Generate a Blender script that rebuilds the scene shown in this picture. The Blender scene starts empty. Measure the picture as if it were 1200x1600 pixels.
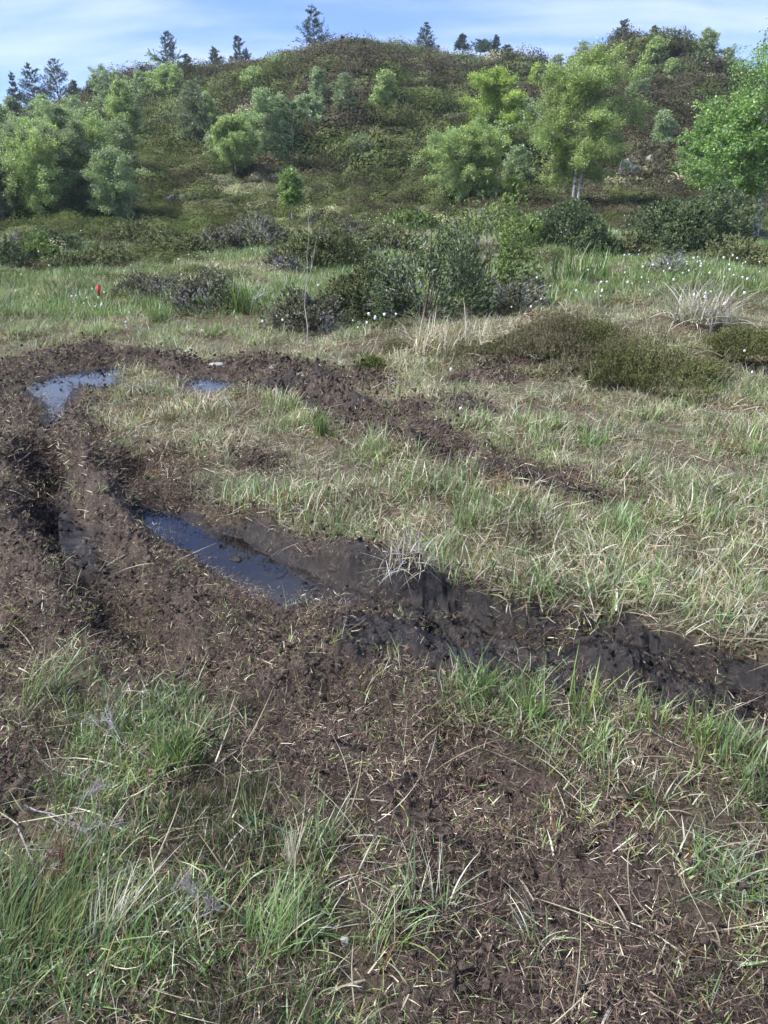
import bpy, math, random
import numpy as np
from mathutils import Vector, Matrix

R = math.radians
scn = bpy.context.scene
C = scn.collection
rng = np.random.default_rng(11)
random.seed(5)

# ------------------------------------------------------------------ camera
F = 1155.0            # focal length in pixels of the 1200 x 1600 photograph
CAMZ = 1.6
PITCH = R(23.0)
cam_d = bpy.data.cameras.new("camera")
cam = bpy.data.objects.new("camera", cam_d)
C.objects.link(cam)
cam.location = (0, 0, CAMZ)
cam.rotation_euler = (R(90) - PITCH, 0, 0)
cam_d.sensor_fit = 'VERTICAL'
cam_d.sensor_height = 36
cam_d.lens = 36 * F / 1600
cam_d.clip_start = 0.05
cam_d.clip_end = 3000
scn.camera = cam

# ------------------------------------------------------------------ world, sun, exposure
SUN_EL, SUN_AZ = R(50), R(-102)      # azimuth clockwise from +Y: from the left
world = bpy.data.worlds.new("World")
scn.world = world
world.use_nodes = True
nt = world.node_tree
nt.nodes.clear()
SKY = 0.1
out = nt.nodes.new('ShaderNodeOutputWorld')
bg = nt.nodes.new('ShaderNodeBackground')
bg.inputs['Strength'].default_value = SKY
sky = nt.nodes.new('ShaderNodeTexSky')
sky.sky_type = 'NISHITA'
sky.sun_disc = False
sky.sun_elevation = SUN_EL
sky.sun_rotation = SUN_AZ
sky.altitude = 300
sky.air_density = 1.0
sky.dust_density = 0.3
sky.ozone_density = 2.5
tc = nt.nodes.new('ShaderNodeTexCoord')
sep = nt.nodes.new('ShaderNodeSeparateXYZ')
nt.links.new(tc.outputs['Generated'], sep.inputs[0])
def wmath(op, a, b=None):
    n = nt.nodes.new('ShaderNodeMath'); n.operation = op
    for i, v in enumerate((a, b)):
        if v is None: continue
        if isinstance(v, (int, float)): n.inputs[i].default_value = v
        else: nt.links.new(v, n.inputs[i])
    return n.outputs[0]
zz = wmath('ADD', wmath('MAXIMUM', sep.outputs['Z'], 0.0), 0.12)
cu = wmath('DIVIDE', sep.outputs['X'], zz)
cv = wmath('DIVIDE', sep.outputs['Y'], zz)
comb = nt.nodes.new('ShaderNodeCombineXYZ')
nt.links.new(cu, comb.inputs[0]); nt.links.new(cv, comb.inputs[1])
mp = nt.nodes.new('ShaderNodeMapping')
mp.inputs['Location'].default_value = (3.1, 1.4, 0)
mp.inputs['Scale'].default_value = (0.55, 0.9, 1)
mp.inputs['Rotation'].default_value = (0, 0, R(12))
nt.links.new(comb.outputs[0], mp.inputs[0])
cn = nt.nodes.new('ShaderNodeTexNoise')
cn.inputs['Scale'].default_value = 1.3
cn.inputs['Detail'].default_value = 7
cn.inputs['Roughness'].default_value = 0.55
cn.inputs['Distortion'].default_value = 0.4
nt.links.new(mp.outputs[0], cn.inputs['Vector'])
cr = nt.nodes.new('ShaderNodeMapRange')
cr.inputs['From Min'].default_value = 0.36
cr.inputs['From Max'].default_value = 0.66
cr.inputs['To Min'].default_value = 0.0
cr.inputs['To Max'].default_value = 0.8
cr.interpolation_type = 'SMOOTHSTEP'
nt.links.new(cn.outputs['Fac'], cr.inputs['Value'])
mixc = nt.nodes.new('ShaderNodeMix'); mixc.data_type = 'RGBA'
mixc.inputs[7].default_value = (0.25 / SKY, 0.30 / SKY, 0.40 / SKY, 1)
tint = nt.nodes.new('ShaderNodeMix'); tint.data_type = 'RGBA'; tint.blend_type = 'MULTIPLY'
tint.inputs[0].default_value = 1.0
tint.inputs[7].default_value = (0.37, 0.45, 0.68, 1)
nt.links.new(sky.outputs[0], tint.inputs[6])
nt.links.new(tint.outputs[2], mixc.inputs[6])
nt.links.new(cr.outputs[0], mixc.inputs[0])
nt.links.new(mixc.outputs[2], bg.inputs['Color'])
nt.links.new(bg.outputs[0], out.inputs[0])

sun_d = bpy.data.lights.new("sun", 'SUN')
sun_d.energy = 2.8
sun_d.angle = R(11)
sun_d.color = (1.0, 0.985, 0.97)
sun = bpy.data.objects.new("sun", sun_d)
C.objects.link(sun)
sdir = Vector((math.sin(SUN_AZ) * math.cos(SUN_EL), math.cos(SUN_AZ) * math.cos(SUN_EL), math.sin(SUN_EL)))
sun.rotation_euler = sdir.to_track_quat('Z', 'Y').to_euler()
scn.view_settings.view_transform = 'Standard'
scn.view_settings.look = 'None'
scn.view_settings.exposure = 1.72
scn.view_settings.gamma = 1
scn.view_settings.use_curve_mapping = False
scn.render.engine = 'CYCLES'
cy = scn.cycles
cy.use_adaptive_sampling = True
cy.adaptive_threshold = 0.035
cy.max_bounces = 4
cy.diffuse_bounces = 2
cy.glossy_bounces = 2
cy.transmission_bounces = 3
cy.transparent_max_bounces = 4
cy.caustics_reflective = False
cy.caustics_refractive = False
cy.time_limit = 900

# ------------------------------------------------------------------ pixel <-> place
cP, sP = math.cos(PITCH), math.sin(PITCH)
def ray(px, py):
    a, b = (px - 600) / F, (800 - py) / F
    return np.array([a, cP + b * sP, -sP + b * cP])
def gnd(px, py, z=0.0):
    d = ray(px, py)
    k = (z - CAMZ) / d[2]
    return d[0] * k, d[1] * k
def depth_of(x, y, z):
    return y * cP - (z - CAMZ) * sP

# ------------------------------------------------------------------ noise
def _hash(ix, iy, seed):
    h = (ix.astype(np.int64) * 374761393 + iy.astype(np.int64) * 668265263 + seed * 1274126177) & 0xFFFFFFFF
    h = ((h ^ (h >> 13)) * 1274126177) & 0xFFFFFFFF
    h = h ^ (h >> 16)
    return (h & 0xFFFFFF) / float(0xFFFFFF)
def vn(x, y, seed=0):
    ix, iy = np.floor(x), np.floor(y)
    fx, fy = x - ix, y - iy
    fx = fx * fx * fx * (fx * (fx * 6 - 15) + 10); fy = fy * fy * fy * (fy * (fy * 6 - 15) + 10)
    a = _hash(ix, iy, seed); b = _hash(ix + 1, iy, seed)
    c = _hash(ix, iy + 1, seed); d = _hash(ix + 1, iy + 1, seed)
    return ((a * (1 - fx) + b * fx) * (1 - fy) + (c * (1 - fx) + d * fx) * fy) * 2 - 1
def fbm(x, y, seed=0, o=4, g=0.5):
    s = 0; a = 1; t = 0
    for i in range(o):
        ca, sa = math.cos(0.6 * i + 0.3), math.sin(0.6 * i + 0.3)
        s = s + a * vn((x * ca - y * sa) * 2 ** i, (x * sa + y * ca) * 2 ** i, seed + 17 * i)
        t += a; a *= g
    return s / t
def ss(a, b, x):
    t = np.clip((x - a) / (b - a), 0, 1)
    return t * t * (3 - 2 * t)

# ------------------------------------------------------------------ terrain layout
def W(pts, z=0.0):
    return np.array([gnd(px, py, z) for px, py in pts])
MUD_A = W([(-420, 640), (-200, 600), (0, 568), (60, 548), (150, 533), (215, 558), (205, 585), (200, 600), (160, 625), (150, 660), (165, 700),
           (220, 705), (300, 696), (325, 755), (420, 826), (520, 852), (620, 872), (720, 912), (850, 946), (960, 968), (1080, 995),
           (1180, 1040), (1400, 1095), (1400, 1190), (1200, 1150), (1080, 1140), (960, 1112), (880, 1108), (800, 1080), (720, 1085),
           (600, 1110), (480, 1120), (330, 1120), (230, 1080), (110, 1010), (60, 1040), (-420, 1090)])
MUD_B = W([(200, 1060), (480, 1080), (700, 1070), (780, 1100), (860, 1190), (990, 1210), (1040, 1290), (1090, 1420), (1330, 1500),
           (1500, 1900), (560, 1900), (600, 1560), (560, 1400), (480, 1290), (400, 1170)])
MUD_C = W([(-300, 1110), (80, 1145), (100, 1240), (50, 1310), (-60, 1350), (-400, 1340)])
MUD_D1 = W([(200, 553), (260, 558), (330, 566), (400, 560), (480, 570), (560, 582), (640, 598), (650, 606), (560, 604), (470, 595),
            (545, 625), (600, 640), (640, 625), (740, 628), (730, 645), (660, 650), (690, 668), (740, 700), (790, 712), (850, 730), (935, 758), (900, 772),
            (810, 752), (730, 728), (640, 712), (560, 690), (470, 645), (400, 625), (360, 616), (290, 606), (220, 575)])
MUD_D2 = W([(370, 705), (440, 712), (470, 735), (440, 745), (390, 728)])
MUD_D3 = W([(770, 575), (860, 570), (880, 590), (800, 600), (700, 604), (690, 592)])
def poly_sd(P, x, y):
    """signed distance, positive inside"""
    d = np.full(x.shape, 1e9); ins = np.zeros(x.shape, bool)
    n = len(P)
    for i in range(n):
        ax, ay = P[i]; bx, by = P[(i + 1) % n]
        ex, ey = bx - ax, by - ay
        t = np.clip(((x - ax) * ex + (y - ay) * ey) / (ex * ex + ey * ey + 1e-12), 0, 1)
        d = np.minimum(d, (x - ax - t * ex) ** 2 + (y - ay - t * ey) ** 2)
        c = (ay > y) != (by > y)
        xi = ax + (y - ay) * ex / (ey if abs(ey) > 1e-12 else 1e-12)
        ins ^= c & (x < xi)
    return np.where(ins, 1, -1) * np.sqrt(d)
def line_d(L, x, y):
    """distance to a polyline, signed side (+ = left of the direction), interpolated extra columns"""
    best = np.full(x.shape, 1e9); side = np.zeros(x.shape); ex_ = [np.zeros(x.shape) for _ in range(L.shape[1] - 2)]
    for i in range(len(L) - 1):
        ax, ay = L[i, :2]; bx, by = L[i + 1, :2]
        vx, vy = bx - ax, by - ay
        t = np.clip(((x - ax) * vx + (y - ay) * vy) / (vx * vx + vy * vy), 0, 1)
        dd = np.hypot(x - ax - t * vx, y - ay - t * vy)
        m = dd < best
        best = np.where(m, dd, best)
        side = np.where(m, np.sign(vx * (y - ay) - vy * (x - ax)), side)
        for k in range(len(ex_)):
            ex_[k] = np.where(m, L[i, 2 + k] * (1 - t) + L[i + 1, 2 + k] * t, ex_[k])
    return best, side, ex_
def LN(rows, z=0.0):
    return np.array([list(gnd(r[0], r[1], z)) + list(r[2:]) for r in rows])
# px, py, half width, depth, rim
RUTS = [
    LN([(1500, 1200, .2, .1, .05), (1200, 1112, .24, .15, .03), (1050, 1072, .24, .17, .03), (900, 1030, .22, .18, .03), (760, 990, .20, .19, .02),
        (650, 962, .16, .16, .02), (560, 945, .15, .10, .02), (500, 932, .15, .13, .01), (430, 900, .17, .12, .01), (360, 858, .17, .12, .01),
        (300, 822, .16, .11, .01), (240, 790, .15, .10, .02), (215, 760, .14, .1, .03), (215, 730, .14, .07, .02), (235, 705, .1, .0, .0)], -.05),
    LN([(95, 600, .12, .05, .0), (82, 650, .12, .06, .01), (72, 690, .13, .14, .06), (74, 740, .14, .18, .08), (85, 800, .15, .18, .08),
        (108, 850, .15, .18, .07), (140, 900, .14, .15, .06), (180, 960, .14, .12, .05), (235, 1020, .16, .12, .04), (330, 1070, .16, .05, .02),
        (420, 1100, .1, .0, .0)], -.04),
    LN([(130, 560, .12, .03, .0), (210, 566, .12, .07, .04), (300, 600, .12, .06, .0), (345, 606, .12, .06, .0), (420, 618, .13, .08, .05),
        (520, 642, .13, .08, .04), (600, 675, .12, .07, .03), (680, 708, .12, .06, .02), (800, 745, .12, .06, .02), (930, 775, .08, .0, .0)], -.02),
    LN([(330, 588, .1, .0, .0), (430, 588, .16, .06, .04), (540, 604, .14, .06, .03), (650, 632, .14, .03, .02), (760, 655, .1, .0, .0)], -.02),
    LN([(800, 1600, .12, .0, .0), (790, 1300, .14, .04, .02), (700, 1180, .14, .04, .02), (560, 1120, .14, .03, .01), (420, 1090, .1, .0, .0)], 0),
]
# px, py, half width, height
RIDGES = [
    LN([(420, 815, .08, .02), (480, 835, .1, .06), (545, 855, .11, .09), (640, 885, .12, .12), (760, 935, .10, .11), (880, 962, .10, .11), (980, 985, .11, .15), (1110, 1022, .1, .11),
        (1190, 1052, .07, .02), (1300, 1080, .06, .02)], .09),
    LN([(110, 650, .14, .07), (125, 700, .14, .10), (150, 760, .14, .08), (190, 850, .12, .05), (245, 915, .11, .05), (315, 985, .12, .05), (430, 1030, .14, .05),
        (560, 1040, .15, .05), (680, 1070, .1, .02)], .05),
    LN([(600, 985, .07, .02), (700, 1010, .09, .05), (830, 1050, .11, .07), (930, 1080, .11, .05), (1080, 1110, .08, .02)], .05),
    LN([(20, 640, .15, .03), (20, 720, .17, .12), (15, 800, .17, .12), (40, 880, .14, .09), (90, 960, .12, .04)], .05),
    LN([(370, 604, .09, .07), (450, 600, .10, .15), (530, 614, .09, .12), (560, 628, .06, .04)], .05),
    LN([(540, 650, .08, .06), (620, 676, .10, .13), (700, 706, .10, .14), (738, 722, .07, .08), (790, 733, .10, .15), (860, 748, .10, .14), (930, 768, .07, .05)], .05),
    LN([(215, 708, .1, .04), (290, 700, .1, .07), (320, 750, .07, .05), (420, 818, .07, .04)], .05),
    LN([(150, 545, .1, .05), (230, 556, .1, .06), (320, 568, .1, .06), (400, 562, .08, .03)], .05),
    LN([(640, 622, .08, .05), (720, 628, .08, .10), (745, 636, .06, .03)], .05),
]
POOLS = [  # water level, outline px, label
    (-0.062, [(222, 796), (250, 799), (285, 812), (312, 826), (330, 842), (350, 838), (378, 842), (412, 866), (455, 893), (498, 920), (512, 938), (470, 956), (425, 946),
             (382, 926), (345, 900), (310, 874), (300, 858), (256, 846), (228, 822)]),
    (-0.03, [(42, 608), (70, 594), (120, 580), (122, 596), (104, 622), (96, 658), (82, 664), (76, 634), (58, 620)]),
    (-0.02, [(122, 592), (150, 578), (200, 574), (192, 596), (160, 606), (130, 604)]),
    (-0.03, [(284, 588), (315, 594), (358, 596), (357, 617), (330, 618), (302, 608)]),
]
POOLW = [(wl, W(o, wl)) for wl, o in POOLS]
MOUNDS = [  # px, py (foot-centre), rx, ry metres, height
    (980, 560, 1.5, .8, .32), (1150, 560, 1.1, .9, .25), (650, 545, .9, .5, .18), (735, 525, .6, .4, .15), (1080, 470, 2.0, 1.2, .2), (1120, 480, 3.2, 2.4, .3), (560, 480, 1.5, 1., .15),
    (310, 470, 1., .6, .12), (720, 460, 1.8, 1.0, .1)]
MOUNDW = [(gnd(a, b)[0], gnd(a, b)[1], c, d, e) for a, b, c, d, e in MOUNDS]

def ts(pts):
    o = []
    for px, py in pts:
        d = ray(px, py + 13); o.append((d[0] / d[1], d[2] / d[1]))
    return np.array(o)
CREST1 = ts([(-500, 330), (-200, 262), (0, 206), (60, 184), (120, 168), (200, 148), (260, 131), (300, 120), (350, 107), (400, 97), (450, 87), (500, 78), (560, 68),
             (620, 71), (700, 86), (760, 96), (820, 109), (860, 124), (900, 142), (960, 160), (1100, 220), (1500, 300)])
CREST2 = ts([(700, 300), (800, 190), (850, 150), (900, 106), (930, 78), (985, 60), (1040, 65), (1100, 88), (1150, 108), (1200, 128), (1300, 160), (1500, 230), (1800, 300)])
def base(x, y):
    x = np.asarray(x, float); y = np.asarray(y, float)
    yy = np.maximum(y, 0.1)
    zp = 1.05 * np.clip((yy - 11) / 27, 0, None) ** 1.35 * (yy < 38) + (yy >= 38) * (1.05 + (yy - 38) * 0.03)
    zp = np.where(yy < 11, 0, zp)
    hm = ss(5, 14, yy)
    zp = zp + fbm(x / 3.0, y / 3.0, 3) * (0.13 + .22 * ss(13, 20, yy)) * hm + fbm(x / 0.9, y / 0.9, 5, 3) * (0.02 + 0.05 * hm)
    for mx, my, rx, ry, h in MOUNDW:
        zp = zp + h * np.exp(-((x - mx) / rx) ** 2 - ((y - my) / ry) ** 2)
    t = np.clip(x / yy, -1.4, 1.4)
    rough = fbm(x / 13, y / 13, 21, 3) * 2.4 + fbm(x / 4, y / 4, 22, 3) * 0.8
    def hill(cr, yc, y0):
        s = np.interp(t, cr[:, 0], cr[:, 1])
        zc = CAMZ + s * yc
        u = (yy - y0) / (yc - y0)
        uc = np.clip(u, 0, 1)
        p = 0.82 * uc + 0.18 * np.sin(uc * math.pi / 2)
        z = zp * (1 - uc) + zc * p + rough * np.clip(uc * 4, 0, 1) * (1 - ss(0.75, 1.0, uc) * 0.85)
        z = np.where(u > 1, zc - (yy - yc) * 0.25 + fbm(x / 5, y / 5, 31, 2) * .2, z)
        return np.where(u <= 0, zp, z)
    foot1 = np.interp(t, [-.6, -.4, -.25, 0, .2, .6], [25, 28, 33, 38, 40, 44])
    h1 = hill(CREST1, 118.0, foot1)
    h2 = hill(CREST2, 88.0, 45 + 0 * t)
    z = np.maximum(h1, np.where(t > 0.05, h2, -50))
    z = np.where(yy < 24, zp, z)
    return np.where(y > 300, np.minimum(z, 8 - (y - 300) * .05), z)
def masks(x, y):
    """mud, litter, wet; cheap outside the near field"""
    x = np.asarray(x, float); y = np.asarray(y, float)
    mud = np.zeros(x.shape); lit = np.zeros(x.shape); wet = np.zeros(x.shape)
    m = (y < 15) & (np.abs(x) < 12)
    if m.any():
        X, Y = x[m], y[m]
        wx = X + 0.07 * fbm(X * 3, Y * 3, 41, 3) + .12 * fbm(X * .8, Y * .8, 45, 2); wy = Y + 0.09 * fbm(X * 3, Y * 3, 43, 3)
        a = ss(-.05, .06, poly_sd(MUD_A, wx, wy))
        for P in (MUD_C, MUD_D1, MUD_D2, MUD_D3):
            a = np.maximum(a, ss(-.05, .05, poly_sd(P, wx, wy)))
        b = ss(-.25, .2, poly_sd(MUD_B, wx, wy))
        w = np.zeros(X.shape)
        d, s, e = line_d(RUTS[0], wx, wy)
        w = np.maximum(w, np.exp(-(np.where(s < 0, d / (.26 + .14 * ss(-.4, .2, X)), d / .30)) ** 4) * (.62 * ss(-1.0, -.5, X) + .38 * ss(-.35, .3, X + 0.2 * fbm(X * 2, Y * 2, 9))))
        w = np.maximum(w, .8 * np.exp(-(d / .15) ** 4) * ss(-.5, -.2, X))
        d, s, e = line_d(RUTS[1], wx, wy)
        w = np.maximum(w, np.exp(-(d / .14) ** 4) * (.3 + .6 * ss(3.0, 3.3, Y) * (1 - ss(4.2, 4.6, Y))))
        d, s, e = line_d(RIDGES[2], wx, wy)
        w = np.maximum(w, np.exp(-(d / .25) ** 4))
        d, s, e = line_d(RUTS[2], wx, wy)
        w = np.maximum(w, .45 * np.exp(-(d / .12) ** 4))
        for L in (RIDGES[4], RIDGES[5], RIDGES[8]):
            d, s, e = line_d(L, wx, wy)
            a = np.maximum(a, 1 - ss(.09, .15, d)); w = np.maximum(w, .55 * (1 - ss(.06, .14, d)))
        w *= np.maximum(a, 0)
        for wl, P in POOLW:
            w = np.maximum(w, ss(-.16, -.01, poly_sd(P, X, Y)))
        mud[m] = a; lit[m] = b; wet[m] = w
    return mud, lit, wet
def height(x, y, mk=None, fine=True):
    x = np.asarray(x, float); y = np.asarray(y, float)
    z = base(x, y)
    m = (y < 15) & (np.abs(x) < 12)
    if m.any():
        X, Y = x[m], y[m]
        if mk is None: mud, lit, wet = masks(X, Y)
        else: mud, lit, wet = (q[m] for q in mk)
        Z = z[m]
        wx = X + 0.05 * fbm(X * 4, Y * 4, 51, 3); wy = Y + 0.05 * fbm(X * 4, Y * 4, 53, 3)
        rel = 0
        for i, L in enumerate(RUTS):
            d, s, (hw, dep, rim) = line_d(L, wx, wy)
            hw = np.maximum(hw, .03)
            rel = rel - dep * np.exp(-(d / hw) ** 4) + rim * np.exp(-((d - 1.7 * hw) / (hw * .6)) ** 2)
        for ri, L in enumerate(RIDGES):
            d, s, (hw, h) = line_d(L, X, Y) if ri == 0 else line_d(L, wx, wy)
            rel = rel + h * np.exp(-(d / np.maximum(hw, .03)) ** 2 * 1.2) * ((.85 + .22 * vn(X * 2.5, Y * 2.5, 77) + .12 * vn(X * 14, Y * 14, 78)) if ri == 0 else (.7 + .55 * vn(X * 7, Y * 7, 77) + .35 * vn(X * 17, Y * 17, 78)))
        Z = Z + rel
        rough = np.clip(np.maximum(mud, .75 * lit), 0, 1) * (1 - .25 * wet * (Y < 4.6)) * (1 + .6 * ss(4.5, 6, Y))
        if fine:
            b1 = 1 - np.abs(vn(X * 9 , Y * 9, 61)) * 2
            b2 = 1 - np.abs(vn(X * 21, Y * 21, 62)) * 2
            b3 = vn(X * 47, Y * 47, 63); b4 = vn(X * 95, Y * 95, 64); b5 = vn(X * 190, Y * 190, 65)
            Z = Z + rough * (.016 * b1 + .013 * b2 + .0085 * b3 + .005 * b4 + .003 * b5)
            Z = Z + wet * mud * (.014 * fbm(X * 6, Y * 6, 71, 4) + .006 * (1 - np.abs(vn(X * 16, Y * 16, 73)) * 2) + .006 * fbm(X * 50, Y * 50, 72, 3))
            Z = Z + (1 - rough) * .018 * fbm(X * 5, Y * 5, 66, 3)
        Z = Z + mud * (.045 * fbm(X * 2.2, Y * 2.2, 67, 3) + .02 * fbm(X * 6, Y * 6, 69, 2)) + lit * .025 * fbm(X * 3, Y * 3, 68, 2)
        jit = .018 * fbm(X * 9, Y * 9, 81, 3) + .008 * vn(X * 40, Y * 40, 82)
        sds = np.stack([poly_sd(P, X, Y) for wl, P in POOLW]); near = sds.argmax(0)
        for q, (wl, P) in enumerate(POOLW):
            sd = sds[q] + jit
            nat = np.maximum(Z, wl + .010 + .014 * vn(X * 15, Y * 15, 83) + .01 * fbm(X * 5, Y * 5, 84, 2))
            t = ss(0, .10 if wl < -.05 else .30, -sd)
            zo = (wl + .002) * (1 - t) + nat * t
            zi = wl - np.minimum(.06, sd * .6)
            Z = np.where(near == q, np.where(sd > 0, zi, np.where(sd > -.45, zo, Z)), Z)
        # a small mud islet in the main pool
        ix, iy = gnd(372, 872, -.062)
        Z = np.maximum(Z, -.13 + .012 - (((X - ix) / .09) ** 2 + ((Y - iy) / .05) ** 2) * .014 + .012 * vn(X * 40, Y * 40, 88))if False else Z + .075 * np.exp(-(((X - ix) / .07) ** 2 + ((Y - iy) / .05) ** 2)) * (1 + .4 * vn(X * 40, Y * 40, 88))
        z[m] = Z
    return z
def hit(px, py):
    """first point of the ground under a pixel"""
    d = ray(px, py)
    k = np.concatenate([np.arange(1.2, 20, .02), np.arange(20, 200, .1)]) / d[1]
    X, Y, Z = d[0] * k, d[1] * k, CAMZ + d[2] * k
    H = height(X, Y, fine=False)
    i = np.argmax(Z < H)
    if not (Z < H).any():
        i = np.argmin(np.abs(Z - H) / Y)
    return float(X[i]), float(Y[i]), float(H[i])

# ------------------------------------------------------------------ materials
def new_mat(name):
    m = bpy.data.materials.new(name); m.use_nodes = True
    m.node_tree.nodes.clear()
    return m, m.node_tree
class NT:
    def __init__(s, nt): s.nt = nt
    def n(s, t, **k):
        x = s.nt.nodes.new(t)
        for a, b in k.items(): setattr(x, a, b)
        return x
    def l(s, a, b): s.nt.links.new(a, b)
    def set(s, sock, v):
        if isinstance(v, bpy.types.NodeSocket): s.l(v, sock)
        elif isinstance(v, tuple) and len(v) == 3: sock.default_value = (*v, 1) if sock.type == 'RGBA' else v
        else: sock.default_value = v
    def attr(s, name, out='Fac'):
        return s.n('ShaderNodeAttribute', attribute_name=name).outputs[out]
    def pos(s):
        return s.n('ShaderNodeNewGeometry').outputs['Position']
    def noise(s, scale, detail=4, rough=.55, vec=None, out='Fac'):
        x = s.n('ShaderNodeTexNoise')
        x.inputs['Scale'].default_value = scale; x.inputs['Detail'].default_value = detail; x.inputs['Roughness'].default_value = rough
        s.l(vec if vec is not None else s.pos(), x.inputs['Vector'])
        return x.outputs[out]
    def rng(s, v, a, b, c=0., d=1., smooth=True):
        x = s.n('ShaderNodeMapRange')
        if smooth: x.interpolation_type = 'SMOOTHSTEP'
        s.set(x.inputs[0], v)
        for i, q in enumerate((a, b, c, d)): x.inputs[1 + i].default_value = q
        return x.outputs[0]
    def mix(s, f, a, b, mode='MIX'):
        x = s.n('ShaderNodeMix', data_type='RGBA', blend_type=mode)
        s.set(x.inputs[0], f); s.set(x.inputs[6], a); s.set(x.inputs[7], b)
        return x.outputs[2]
    def math(s, op, a, b=0.):
        x = s.n('ShaderNodeMath', operation=op)
        s.set(x.inputs[0], a); s.set(x.inputs[1], b)
        return x.outputs[0]
def leaf_mat(name, trans=.35, lo=.7, hi=1.3, scale=1.5, gloss=.0, tint=(1, 1, 1), alt=None, altscale=.3):
    m, t = new_mat(name); N = NT(t)
    col = N.attr('Col', 'Color')
    v = N.rng(N.noise(scale, 3), .3, .7, lo, hi, False)
    vc = N.n('ShaderNodeCombineXYZ')
    for i in range(3): N.l(v, vc.inputs[i])
    c = N.mix(1.0, col, vc.outputs[0], 'MULTIPLY')
    c = N.mix(1.0, c, tint, 'MULTIPLY')
    if alt is not None:
        c = N.mix(N.rng(N.noise(altscale, 4), .45, .62, 0, .8), c, N.mix(1.0, c, alt, 'MULTIPLY'))
    d = N.n('ShaderNodeBsdfDiffuse'); N.l(c, d.inputs[0])
    tr = N.n('ShaderNodeBsdfTranslucent'); N.l(N.mix(1.0, c, (1.15, 1.2, .7), 'MULTIPLY'), tr.inputs[0])
    mx = N.n('ShaderNodeMixShader'); mx.inputs[0].default_value = trans
    N.l(d.outputs[0], mx.inputs[1]); N.l(tr.outputs[0], mx.inputs[2])
    last = mx.outputs[0]
    if gloss:
        g = N.n('ShaderNodeBsdfGlossy'); g.inputs['Roughness'].default_value = .45
        g.inputs[0].default_value = (.9, .95, 1, 1)
        mg = N.n('ShaderNodeMixShader'); mg.inputs[0].default_value = gloss
        N.l(last, mg.inputs[1]); N.l(g.outputs[0], mg.inputs[2]); last = mg.outputs[0]
    o = N.n('ShaderNodeOutputMaterial'); N.l(last, o.inputs[0])
    return m
def solid_mat(name, col, rough=.8, var=.3, scale=20, bump=.3, bscale=60, usecol=False, spec=.3, patch=0.):
    m, t = new_mat(name); N = NT(t)
    v = N.rng(N.noise(scale, 5), .3, .7, 1 - var, 1 + var, False)
    if patch: v = N.math('MULTIPLY', v, N.rng(N.noise(3.5, 4), .35, .65, 1 - patch, 1 + patch))
    vc = N.n('ShaderNodeCombineXYZ')
    for i in range(3): N.l(v, vc.inputs[i])
    c = N.mix(1.0, N.attr('Col', 'Color') if usecol else col, vc.outputs[0], 'MULTIPLY')
    b = N.n('ShaderNodeBsdfPrincipled'); N.l(c, b.inputs['Base Color']); b.inputs['Roughness'].default_value = rough
    b.inputs['Specular IOR Level'].default_value = spec
    bp = N.n('ShaderNodeBump'); bp.inputs['Strength'].default_value = bump; bp.inputs['Distance'].default_value = .02
    N.l(N.noise(bscale, 5), bp.inputs['Height']); N.l(bp.outputs[0], b.inputs['Normal'])
    o = N.n('ShaderNodeOutputMaterial'); N.l(b.outputs[0], o.inputs[0])
    return m
def ground_mat():
    m, t = new_mat('ground'); N = NT(t)
    mud, lit, wet, hill = (N.attr(k) for k in ('mud', 'lit', 'wet', 'hill'))
    turf = N.mix(N.rng(N.noise(2.5, 5), .4, .65), (.085, .072, .042), (.13, .10, .065))
    turf = N.mix(N.rng(N.noise(45, 3), .45, .6), turf, (.04, .032, .02))
    hillc = N.mix(N.rng(N.noise(.25, 5), .42, .6), (.05, .05, .026), (.06, .045, .034))
    hillc = N.mix(N.rng(N.noise(3, 4), .5, .7, 0, .7), hillc, (.09, .085, .045))
    c = N.mix(hill, turf, hillc)
    brown = N.mix(N.rng(N.noise(3, 5), .38, .62), (.038, .027, .021), (.075, .054, .041))
    brown = N.mix(N.rng(N.noise(70, 4, .65), .42, .62), brown, (.105, .078, .060))
    brown = N.mix(N.rng(N.noise(160, 3, .6), .5, .64), brown, (.020, .014, .012))
    litc = N.mix(N.rng(N.noise(4, 5), .4, .62), (.038, .026, .021), (.072, .049, .038))
    litc = N.mix(N.rng(N.noise(110, 4, .65), .45, .62), litc, (.085, .062, .050))
    litc = N.mix(N.rng(N.noise(200, 3), .5, .62), litc, (.018, .012, .010))
    c = N.mix(lit, c, litc)
    c = N.mix(mud, c, brown)
    black = N.mix(N.rng(N.noise(30, 5), .45, .7), (.014, .0115, .011), (.034, .026, .023))
    c = N.mix(N.rng(wet, .15, .75), c, black)
    b = N.n('ShaderNodeBsdfPrincipled'); N.l(c, b.inputs['Base Color'])
    b.inputs['Specular IOR Level'].default_value = .35
    rw = N.rng(wet, .3, .95, .95, .36)
    rn = N.math('ADD', rw, N.rng(N.noise(25, 4), .3, .7, -.15, .12))
    N.l(rn, b.inputs['Roughness'])
    bp = N.n('ShaderNodeBump'); bp.inputs['Strength'].default_value = .9; bp.inputs['Distance'].default_value = .006
    h = N.math('ADD', N.noise(140, 6, .7), N.math('MULTIPLY', N.noise(450, 3, .6), .5))
    N.l(h, bp.inputs['Height']); N.l(bp.outputs[0], b.inputs['Normal'])
    o = N.n('ShaderNodeOutputMaterial'); N.l(b.outputs[0], o.inputs[0])
    return m
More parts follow.
